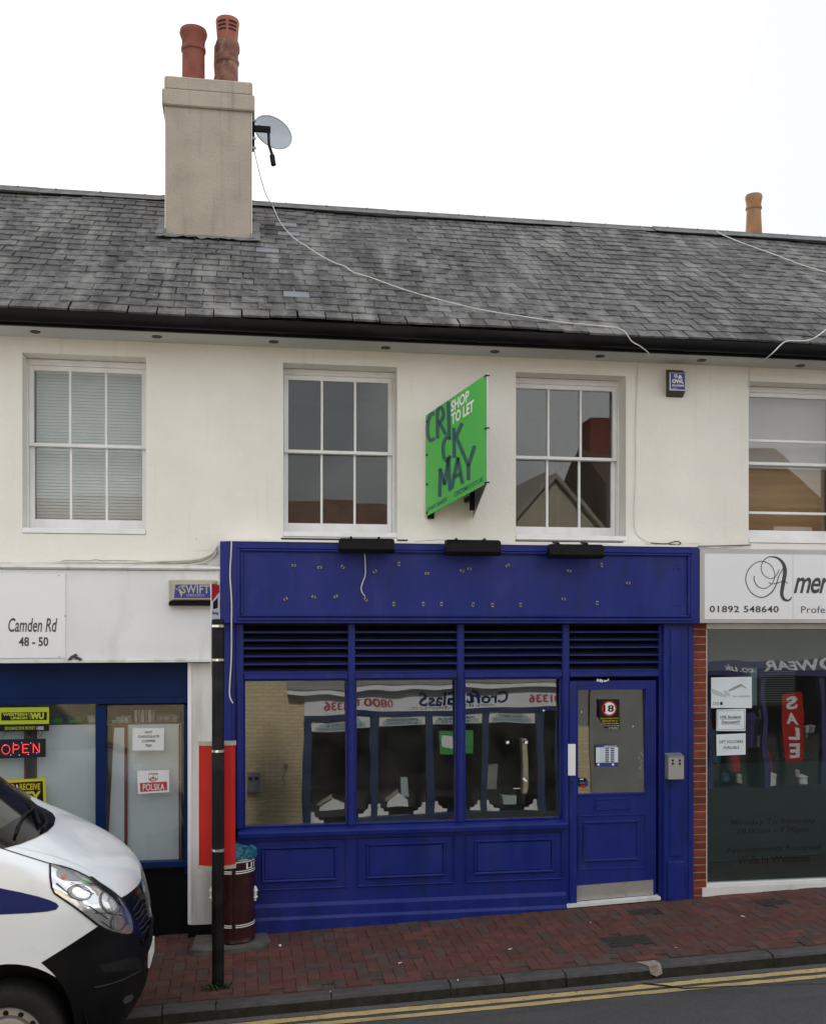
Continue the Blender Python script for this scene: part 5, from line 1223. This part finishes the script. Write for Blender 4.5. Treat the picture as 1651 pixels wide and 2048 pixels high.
# rays still meet the whole body, so keep the uncut surface for laying trim on it
bvh = BVHTree.FromPolygons([Vector(v) for v in mb.v], mb.f[:-3])
dg = bpy.context.evaluated_depsgraph_get(); newme = bpy.data.meshes.new_from_object(body.evaluated_get(dg))
body.modifiers.clear(); body.data = newme; bpy.data.objects.remove(co)
for p in newme.polygons:
    p.use_smooth = True
try: newme.set_sharp_from_angle(angle=radians(50))
except Exception: pass
CAMP = Vector((0,-D,CZ))
def ray(px, py):
    u = (px-825.5)/FPX; v = (HY-py)/FPX
    d = Vector((sin(TH)+u*cos(TH), cos(TH)-u*sin(TH), v)).normalized(); h = bvh.ray_cast(CAMP, d); return h, d
def trim(name, m, pts, off=.004, step=7., parent=None, thick=True):
    pts = [Vector((a,b)) for a,b in pts]; n = len(pts); outl = []
    for i in range(n):
        a,b = pts[i],pts[(i+1)%n]; k = max(1,int((b-a).length/step))
        for j in range(k): outl.append(a.lerp(b,j/k))
    xs = [p.x for p in outl]; ys = [p.y for p in outl]; inner = []
    x = min(xs)+step/2
    while x < max(xs):
        y = min(ys)+step/2
        while y < max(ys):
            q = Vector((x+random.uniform(-.5,.5),y+random.uniform(-.5,.5)))
            c_ = False
            for i in range(len(outl)):
                a,b = outl[i],outl[i-1]
                if (a.y > q.y) != (b.y > q.y) and q.x < (b.x-a.x)*(q.y-a.y)/(b.y-a.y)+a.x: c_ = not c_
            if c_ and min((q-o_).length for o_ in outl) > step*.35: inner.append(q)
            y += step
        x += step
    allp = outl+inner; k = len(outl)
    r = geometry.delaunay_2d_cdt(allp, [(i,(i+1)%k) for i in range(k)], [list(range(k))], 1, 1e-5)
    mbx = MB(); ok = {}; vs = []
    for i,p in enumerate(r[0]):
        h,d = ray(p.x,p.y)
        if h[0] is None: continue
        nn = h[1]; nn = -nn if nn.dot(d) > 0 else nn
        ok[i] = len(vs); vs.append(h[0]+nn*off)
    fs = [tuple(ok[i] for i in f) for f in r[2] if all(i in ok for i in f)]
    mbx.add(vs, fs); return mbx.build(name, M[m] if isinstance(m,str) else m, parent or van, smooth=True)
def line_trim(name, m, pts, w_, off=.005, parent=None):
    q = smooth_path([(a,b,0) for a,b in pts],6); L_,R_ = [],[]
    for i,p in enumerate(q):
        t = (q[min(i+1,len(q)-1)]-q[max(i-1,0)]).normalized(); L_.append((p.x-t.y*w_/2,p.y+t.x*w_/2)); R_.append((p.x+t.y*w_/2,p.y-t.x*w_/2))
    vs = []; 
    for a,b in zip(L_,R_):
        h1,d1 = ray(*a); h2,d2 = ray(*b)
        if h1[0] is None or h2[0] is None: continue
        for h,d in ((h1,d1),(h2,d2)):
            nn = h[1]; nn = -nn if nn.dot(d) > 0 else nn; vs.append(h[0]+nn*off)
    return MB().add(vs, [(2*i,2*i+1,2*i+3,2*i+2) for i in range(len(vs)//2-1)]).build(name, M[m], parent or van, smooth=True)
hl = [(99,1728),(120,1733),(138,1738),(156,1745),(174,1754),(191,1763),(207,1772),(219,1780),(230,1788),(240,1797),(248,1808),(256,1820),(262,1832),(265,1846),(266,1860),(262,1868),(253,1871),(238,1868),(223,1864),(208,1858),(196,1851),(178,1837),(158,1821),(134,1804),(109,1787),(103,1775),(100,1755)]
cx_ = sum(a for a,b in hl)/len(hl); cy_ = sum(b for a,b in hl)/len(hl)
def shrink(pts, d):
    out = []; n = len(pts)
    for i in range(n):
        a,b,c = Vector(pts[i-1]),Vector(pts[i]),Vector(pts[(i+1)%n]); t = (c-a).normalized(); q = Vector((-t.y,t.x))
        out.append(tuple(b+q*d))
    return out
arch = [(83,1925),(105,1945),(125,1970),(140,2000),(147,2030),(150,2062)]
trim('bumper', 'van_black', arch+[(150,2110),(255,2110),(292,2010),(300,1985),(306,1925),(306,1895),(300,1886),(286,1887),(276,1878),(266,1862),(253,1872),(238,1869),(223,1865),(208,1859),(196,1852),(140,1889)], .005, 8)
trim('grille_surround', 'gloss_black', [(241,1796),(252,1790),(264,1781),(274,1772),(280,1764),(283,1755),(282,1742),(278,1729),(286,1745),(296,1780),(303,1820),(304,1870),(300,1887),(290,1888),(282,1883),(274,1875),(267,1862),(266,1846),(262,1832),(256,1820),(248,1808)], .006, 5)
for k,q in enumerate(([(262,1822),(270,1810),(277,1800),(288,1796)],[(265,1831),(277,1821),(281,1811),(291,1806)],[(268,1840),(278,1832),(283,1822),(294,1815)],[(272,1851),(281,1843),(286,1833),(296,1825)],[(275,1859),(284,1853),(289,1845),(297,1838)],[(280,1868),(288,1862),(292,1855),(299,1850)])):
    line_trim('grille_bar', 'grey_bar', q, 2.2, .012)
line_trim('grille_rim', 'van_black', [(279,1874),(286,1888),(293,1878),(299,1855),(301,1830),(299,1800)], 6, .014)
trim('bumper_recess', 'black_print', [(196,1930),(228,1924),(262,1914),(274,1916),(281,1926),(281,1938),(244,1943),(206,1944)], .007, 6)
line_trim('bumper_lip', 'grey_bar', [(188,1974),(215,1968),(240,1960),(262,1950),(280,1940)], 2, .010)
trim('fog_lamp', 'glass_van' if 0 else 'grey_bar', [(243,2002),(250,1992),(262,1988),(266,1992),(260,2002),(248,2007)], .008, 4)
for q in ([(301,1890),(305,1878),(303,1920),(302,1927)],):
    h,d = ray(298,1905)
pl_c = Vector((-.635,VY,.50)); 
MB().box(-.676,-.664,VY-.2,VY+.2,.40,.51).build('number_plate', M['yellow_sign'] if 0 else M['white_print'], van)
trim('badge', 'chrome', [(279,1760),(284,1764),(288,1776),(289,1790),(285,1786),(281,1774)], .012, 3)
line_trim('bonnet_crease', 'grey_bar' if 0 else 'van_white', [(30,1692),(90,1706),(150,1726),(200,1752)], 3, .002)
head = trim('headlight', 'black_print', shrink(hl,-1.5), .006, 6)
trim('reflector', 'chrome', shrink(hl,2.6), .010, 5, head)
def circ(cx,cy,rx,ry,rot=0,n=18): return [(cx+rx*cos(2*pi*i/n)*cos(rot)-ry*sin(2*pi*i/n)*sin(rot), cy+rx*cos(2*pi*i/n)*sin(rot)+ry*sin(2*pi*i/n)*cos(rot)) for i in range(n)]
trim('main_beam', 'galv', circ(217,1806,24,17,1.0), .014, 5, head)
trim('main_beam_bowl', 'chrome', circ(215,1805,19,13,1.0), .017, 5, head)
trim('dip_beam', 'galv', circ(157,1787,23,13,.25), .014, 5, head)
trim('dip_beam_bowl', 'chrome', circ(160,1787,18,10,.25), .017, 5, head)
trim('low_bowl', 'galv', circ(233,1845,14,16,.3), .014, 5, head)
trim('low_bowl_face', 'chrome', circ(234,1845,11,13,.3), .017, 5, head)
trim('indicator_bowl', 'galv', [(112,1743),(135,1744),(160,1757),(158,1764),(125,1762),(113,1755)], .013, 5, head)
trim('indicator_bulb', 'bulb_orange', circ(127,1756,5,3.6), .020, 3, head)
trim('dark_divider', 'black_print', [(176,1757),(182,1757),(205,1774),(228,1793),(240,1812),(234,1812),(222,1797),(200,1780)], .019, 5, head)
for cc in (circ(217,1806,24,17,1.0), circ(157,1787,23,13,.25), circ(233,1845,14,16,.3)): line_trim('bowl_edge', 'grey_bar', cc+[cc[0]], 1.5, .018, head)
for q in ([(140,1768),(185,1790)],[(176,1812),(214,1838)],[(150,1772),(200,1770)],[(188,1826),(222,1826)],[(200,1842),(222,1858)],[(240,1812),(252,1850)],[(112,1768),(140,1790)]): line_trim('reflector_fin', 'black_print', q, 1.6, .019, head)
trim('lens_cover', 'lens', shrink(hl,1.8), .030, 7, head)
trim('side_stripe', 'van_navy', [(-160,1745),(-80,1757),(0,1776),(40,1784),(78,1793),(100,1800),(113,1806),(118,1812),(113,1819),(95,1823),(60,1826),(0,1829),(-160,1831)], .004, 7)
line_trim('bonnet_gap', 'black_print', [(-60,1676),(7,1698),(50,1712),(98,1727)], 1.6, .0035)
line_trim('bonnet_gap', 'black_print', [(98,1727),(120,1732),(156,1744),(191,1762),(219,1779),(241,1796)], 1.6, .0035)
line_trim('door_gap', 'black_print', [(-75,1700),(-74,1800),(-70,1900)], 1.6, .0035)
ws = trim('windscreen', 'gloss_black', [(-150,1470),(-60,1512),(0,1556),(40,1583),(75,1611),(92,1619),(105,1627),(111,1637),(108,1651),(95,1664),(70,1677),(40,1689),(6,1698),(-40,1690),(-120,1640)], .004, 8)
trim('windscreen_glass', 'glass_shop', [(-140,1480),(-60,1524),(0,1568),(30,1590),(48,1612),(58,1628),(30,1640),(0,1660),(-60,1650),(-120,1620)], .008, 8, ws)
for q in ([(30,1676),(38,1652),(50,1634),(66,1622)],[(78,1655),(72,1640),(68,1628),(62,1614)],[(84,1664),(92,1650),(84,1630)]):
    pts = []
    for a,b in q:
        h,d = ray(a,b)
        if h[0] is not None: pts.append(h[0]+Vector((.01,-.005,.022)))
    if len(pts) > 1: MB().tube(pts, .011, 6).build('wiper', M['van_black'], ws)
# wheel
wh = thing_w = MB()
wc = Vector((WXc, WYf, WZc))
def wl(prof, n=40): 
    m_ = MB(); m_.lathe(prof, (0,0,0), n); m_.v = [(wc.x+x, wc.y+z, wc.z+y) for x,y,z in m_.v]; return m_
tyre = wl([(.225,.0),(.24,-.012),(.30,-.018),(.335,-.006),(.349,.02),(.352,.05),(.352,.20),(.33,.215),(.225,.21)]).build('wheel', M['rubber'], van, smooth=True)
wl([(.226,.004),(.222,-.012),(.212,-.012),(.205,.01),(.20,.035),(.165,.03),(.15,.01),(.13,.006),(.001,.004)]).build('rim', M['wheel_steel'], tyre, smooth=True)
wl([(.115,.004),(.11,-.012),(.07,-.02),(.001,-.022)]).build('hub_cap', M['grey_bar'], tyre, smooth=True)
for k in range(12):
    a = 2*pi*k/12+.1; m_ = MB(); m_.lathe([(.018,0),(.001,0)], (0,0,0), 12); cxx,czz = wc.x+.178*cos(a), wc.z+.178*sin(a)
    m_.v = [(cxx+x, wc.y+.030, czz+y) for x,y,z in m_.v]; m_.build('rim_hole', M['black_print'], tyre)
for k in range(48):
    a = 2*pi*k/48; m_ = MB(); r0,r1 = .331,.3535
    m_.add([(wc.x+r*cos(a+da), wc.y+yy, wc.z+r*sin(a+da)) for r,yy in ((r0,-.012),(r1,.018)) for da in (-.004,.004)], [(0,1,3,2)])
    if k < 26: m_.build('tread_groove', M['black_print'], tyre)
m_ = wl([(AR-.004,-.0+.02),(AR-.004,.34),(.001,.34)], 40); m_.v = [(x,y,z+.02) for x,y,z in m_.v]; m_.build('wheel_well', M['black_print'], van)
fw = link('wheel', tyre.data, van); fw.location = (0, 2*(VY-wc.y)-.20, .09)
for x0 in (-4.7,):
    r2 = link('wheel', tyre.data, van); r2.location = (x0-WXc, 0, RZ(x0,VY-VW)-RZ(WXc,VY-VW))

# ================================================================== the other side of the street (seen in the shop glass)
YO = -10.5
def RF(px, py, tilt=GLT, Y=YO, Yg=.03):
    g = P(px,py,Yg); d = g-CAMP; n = Vector((0,-cos(tilt),sin(tilt))); d = d-2*d.dot(n)*n; t = (Y-g.y)/d.y; return g+d*t
oz = lambda py: RF(860,py).z
ox = lambda px: RF(px,1500).x
opp = thing('opposite_shop', 'home improvement shop across the street with navy frame, seen mirrored in the blue shopfront glass', 'shop', (3.5,YO,-.5))
gx = -.75
sx_0, sx_1 = ox(608), ox(1118)
zsill, zhead, zs0, zs1, zg = oz(1637), oz(1424), oz(1421), oz(1384), oz(1374)
obox('brick_wall', M['cream_brick'], opp, -7, sx_0, YO-.4, YO, -1.2, 4.1)
obox('brick_wall', M['cream_brick'], opp, sx_1, ox(1192), YO-.4, YO, -1.2, oz(1470))
obox('upper_wall', M['opp_cream'], opp, sx_0+.001, ox(1192), YO-.4, YO-.02, zg+.25, 4.1)
obox('base_wall', M['cream_brick'], opp, sx_0+.001, sx_1-.001, YO-.4, YO+.02, -1.2, zsill-.12)
obox('side_panel', M['opp_grey'], opp, sx_1+.0, ox(1192), YO-.38, YO-.06, oz(1470), zg+.25)
obox('sign_board', M['opp_cream'] if 0 else M['sign_white'], opp, sx_0, sx_1, YO-.05, YO+.06, zs0, zs1)
obox('canopy', M['sign_white'], opp, sx_0-.3, sx_1+.05, YO-.1, YO+.25, zs1+.001, zg)
MB().prism([(YO+.28,zg+.002),(YO-.1,zg+.25),(YO-.1,zg+.002)], 'x', sx_0-.3, sx_1+.05).build('canopy_roof', M['opp_grey'], opp)
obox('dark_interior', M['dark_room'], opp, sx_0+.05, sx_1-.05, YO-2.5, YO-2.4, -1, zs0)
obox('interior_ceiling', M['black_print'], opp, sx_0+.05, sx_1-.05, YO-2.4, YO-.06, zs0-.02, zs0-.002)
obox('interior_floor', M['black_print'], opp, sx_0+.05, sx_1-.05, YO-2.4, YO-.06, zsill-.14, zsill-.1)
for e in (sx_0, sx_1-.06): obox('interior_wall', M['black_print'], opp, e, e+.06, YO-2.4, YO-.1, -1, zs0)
obox('head', M['opp_navy'], opp, sx_0, sx_1, YO-.04, YO+.05, zhead-.06, zs0-.001)
obox('sill', M['opp_navy'], opp, sx_0-.1, sx_1+.05, YO-.04, YO+.14, zsill-.1, zsill+.06)
cols = [ox(p) for p in (614,745,856,968,1080,1114)]
for c in cols: obox('post', M['opp_navy'], opp, c-.07, c+.07, YO-.04, YO+.07, zsill+.061, zhead-.061)
zp0 = oz(1452)
def otext(name, m, s, px0, px1, py0, py1, Y, par, **k):
    xa,xb,z0,z1 = ox(px1),ox(px0),oz(py1),oz(py0); letter(MB(), s, lambda u,v: (xa+(xb-xa)*u, Y, z0+(z1-z0)*v), **k).build(name, m, par)
for i,s in enumerate(('PORCHES &\nCONSERVATORIES','BARGEBOARDS\n& GUTTERING','FASCIAS &\nSOFFITS','REPLACEMENT\nWINDOWS & DOORS')):
    a,b = cols[i]+.075, cols[i+1]-.075
    obox('transom_panel', M['opp_teal'], opp, a, b, YO-.02, YO, zp0, zhead-.062)
    letter(MB(), s, lambda u,v: (b-.12-(b-a-.24)*u, YO+.003, zp0+.03+(zhead-.1-zp0-.05)*v), bold=.01).build('transom_lettering', M['van_navy'], opp)
    for s_,x in ((1,a),(-1,b)):
        for z,sz in ((zsill+.062,1),(zhead-.063,-1)):
            pts = [(0,0),(.24,0),(.24,.05),(.15,.055),(.13,.10),(.07,.12),(.055,.20),(0,.20)]
            MB().add([(x+s_*q,YO+.004,z+sz*r) for q,r in pts], [tuple(range(8))]).build('scroll_bracket', M['white_print'], opp)
R_ = M['poster_red']
otext('phone_number', R_, '0800 801336', 645, 782, 1397, 1413, YO+.065, opp, bold=.03)
otext('phone_number', R_, '01336', 1060, 1116, 1399, 1414, YO+.065, opp, bold=.03)
otext('shop_name', M['van_navy'], 'Croft GlasS', 836, 1020, 1389, 1412, YO+.065, opp, bold=.025)
otext('strapline', M['grey_print'], 'HOME IMPROVEMENTS LTD.', 815, 985, 1413, 1418, YO+.065, opp)
MB().quad((ox(946),YO-.06,oz(1517)),(ox(880),YO-.06,oz(1517)),(ox(880),YO-.06,oz(1468)),(ox(946),YO-.06,oz(1468))).build('green_poster', M['goods_green'], opp)
MB().quad((ox(930),YO-.055,oz(1510)),(ox(885),YO-.055,oz(1500)),(ox(885),YO-.055,oz(1478)),(ox(920),YO-.055,oz(1480))).build('poster_panel', M['white_print'], opp)
random.seed(3)
for k,(a,b,c,d,m) in enumerate(((778,1592,818,1622,'sign_white'),(806,1560,822,1602,'opp_teal'),(640,1592,692,1612,'sign_white'),(1014,1602,1040,1622,'opp_teal'),(984,1540,1006,1590,'galv'),(1052,1490,1062,1600,'opp_cream'))):
    Yd_ = YO-.3; x0,x1,z0,z1 = ox(a),ox(c),oz(d),oz(b); t_ = thing('display_sample', ('white gable sample','pale box sample','ornate white finial sample','small blue carton','steel trolley frame','tall cream strip')[k]+' standing inside the mirrored shop window', 'display', (x0,Yd_,z0))
    if k in (0,2): MB().prism([(x0,z0),(x1,z0),(x1,z0+(z1-z0)*.45),((x0+x1)/2,z1),(x0,z0+(z1-z0)*.45)], 'y', Yd_-.1, Yd_).build('gable', M[m], t_); MB().prism([(x0-.05,z0+(z1-z0)*.4),((x0+x1)/2,z1),((x0+x1)/2,z1+.06),(x0-.05,z0+(z1-z0)*.55)], 'y', Yd_-.15, Yd_+.05).build('verge', M['beige_plastic'], t_)
    else: MB().box(x0,x1,Yd_-.2,Yd_,z0,z1).build('carton', M[m], t_, bevel=.01)
mb_ = thing('meter_box', 'grey steel box on the cream wall mirrored in the first blue shop pane', 'box', (ox(508),YO,oz(1570)))
obox('casing', M['galv'], mb_, ox(494), ox(520), YO+.002, YO+.16, oz(1570), oz(1532), bevel=.01)
for a in (501,513): obox('slot', M['black_print'], mb_, ox(a)-.04, ox(a)+.04, YO+.161, YO+.165, oz(1547), oz(1541))
random.seed(19); MB().tube([(ox(566)+.25*sin(i*.9)*.12, YO+.004, oz(1518+i*5)) for i in range(10)], [.05,.06,.03,.012,.012,.012,.01,.01,.008,.004], 5).build('wall_stain', M['cable_grey'], opp)
# roofs, gable and a red brick house beyond
MB().prism([(YO+.35,4.05),(YO-4.,5.75),(YO-8,4.05)], 'x', -7, 5.3).build('roof', M['opp_roof'], opp)
gb = thing('opposite_gable', 'cream gabled house across the street, mirrored in the upper sash window', 'house', (6.3,YO-1,-.6))
MB().prism([(5.3,3.2),(7.6,3.2),(7.6,4.7),(6.45,6.0),(5.3,4.7)], 'y', YO-5, YO-.45).build('walls', M['opp_cream'], gb)
for s in (-1,1): MB().prism([(6.45,6.0),(6.45+s*1.35,4.45),(6.45+s*1.35,4.58),(6.45,6.12)], 'y', YO-5, YO-.3).build('verge', M['beige_plastic'], gb)
obox('window', M['black_print'], gb, 6.15, 6.75, YO-.449, YO-.44, 3.9, 4.8)
rb = thing('opposite_brick_house', 'red brick house with chimney across the street, mirrored in the upper sash window', 'house', (9,YO-1,-.6))
obox('walls', M['brick'], rb, 7.6, 12.5, YO-5, YO-.02, oz(1260)+1.2, 5.4)
MB().prism([(YO+.2,5.4),(YO-2.5,7.0),(YO-5,5.4)], 'x', 7.6, 12.5).build('roof', M['opp_roof'], rb)
obox('chimney', M['brick'], rb, 7.8, 8.35, YO-3, YO-2.3, 5.5, 7.7)
for x in (8.2,9.7,11.2):
    obox('window', M['sign_white'], rb, x, x+.9, YO-.019, YO+.03, 3.9, 5.0); obox('window_glass', M['black_print'], rb, x+.08, x+.82, YO+.031, YO+.035, 3.98, 4.92)
# sports shop opposite the salon
T2 = radians(1.0)
ox2 = lambda px: RF(px,1450,T2).x
oz2 = lambda py: RF(1530,py,T2).z
sp2 = thing('opposite_sports_shop', 'sportswear shop with purple fascia and red sale banner, mirrored in the salon glass', 'shop', (11,YO,-.5))
obox('upper_wall', M['opp_grey'], sp2, ox(1195), 17, YO-.4, YO-.03, oz2(1333), oz(1260)+1.19)
obox('side_wall', M['opp_grey'], sp2, ox(1195), ox2(1408), YO-.4, YO-.04, -1.2, oz2(1333)-.001)
obox('fascia', M['opp_purple'], sp2, ox2(1408)+.001, 17, YO-.3, YO+.08, oz2(1352), oz2(1320))
obox('dark_interior', M['dark_room'], sp2, ox2(1408), 17, YO-2.2, YO-2.1, -1.2, oz2(1352))
obox('base_wall', M['opp_purple'], sp2, ox2(1408)+.001, 17, YO-.3, YO+.02, -1.2, oz2(1578))
for p in (1416,1528,1642): obox('post', M['opp_purple'], sp2, ox2(p)-.05, ox2(p)+.05, YO-.1, YO+.03, oz2(1578), oz2(1352))
def o2t(name, m, s, px0, px1, py0, py1, par, Y=YO+.085, **k):
    xa,xb,z0,z1 = ox2(px1),ox2(px0),oz2(py1),oz2(py0); letter(MB(), s, lambda u,v: (xa+(xb-xa)*u, Y, z0+(z1-z0)*v), **k).build(name, m, par)
o2t('web_lettering', M['white_print'], '.co.uk', 1449, 1506, 1328, 1341, sp2, bold=.02, shear=.2)
o2t('name_lettering', M['white_print'], 'OWEAR', 1524, 1668, 1320, 1341, sp2, bold=.03, shear=.25)
sb_ = thing('sale_banner', 'tall red sale banner mirrored in the salon glass', 'banner', (ox2(1598),YO,oz2(1522)))
obox('cloth', M['red_panel'], sb_, ox2(1577), ox2(1619), YO-.3, YO-.29, oz2(1522), oz2(1390))
for i,c in enumerate('SALE'):
    o2t('lettering', M['white_print'], c, 1586, 1610, 1396+i*31, 1421+i*31, sb_, Y=YO-.28, bold=.04)
def garment(lab, px, py0, py1, wpx, m):
    x,z0,z1 = ox2(px),oz2(py1),oz2(py0); w2 = abs(ox2(px+wpx/2)-x); t_ = tag(MB().lathe([(w2*.8,0),(w2*.85,(z1-z0)*.3),(w2*.8,(z1-z0)*.6),(w2,(z1-z0)*.85),(w2*.45,z1-z0),(.01,z1-z0+.02)], (x,YO-.6,z0), 14).build('hanging_garment', M[m], smooth=True), lab, 'garment')
garment('teal jacket on display, mirrored low in the salon glass', 1447, 1462, 1530, 34, 'bag_blue')
garment('red jacket on display, mirrored in the salon glass near the notices', 1492, 1488, 1545, 34, 'poster_red')
garment('white helmet shape on display, mirrored in the salon glass', 1552, 1424, 1442, 18, 'white_print')
garment('red garment below the helmet, mirrored in the salon glass', 1556, 1505, 1548, 18, 'poster_red')
garment('white boots on display, mirrored low in the salon glass', 1561, 1550, 1574, 24, 'white_print')
garment('pale boots on display, mirrored low in the salon glass', 1502, 1552, 1572, 16, 'pink_blind')

random.seed(44)
for k,(lab,px,py0,py1,wp,m) in enumerate((('dark patterned jacket','1525',1432,1500,34,'opp_purple'),('orange ball','1453',1524,1536,11,'bulb_orange'),('green tag','1640',1470,1482,9,'goods_green'),('white trainers','1645',1455,1472,20,'white_print'),
    ('grey rucksack','1545',1478,1500,16,'galv'),('blue hat','1470',1550,1568,18,'bag_blue'),('pink box','1620',1545,1560,14,'pink_blind'),('white card','1632',1556,1574,24,'paper'),('black trousers','1480',1505,1545,22,'brown_box'))):
    garment(lab+' on display, mirrored in the salon glass', int(px), py0, py1, wp, m)
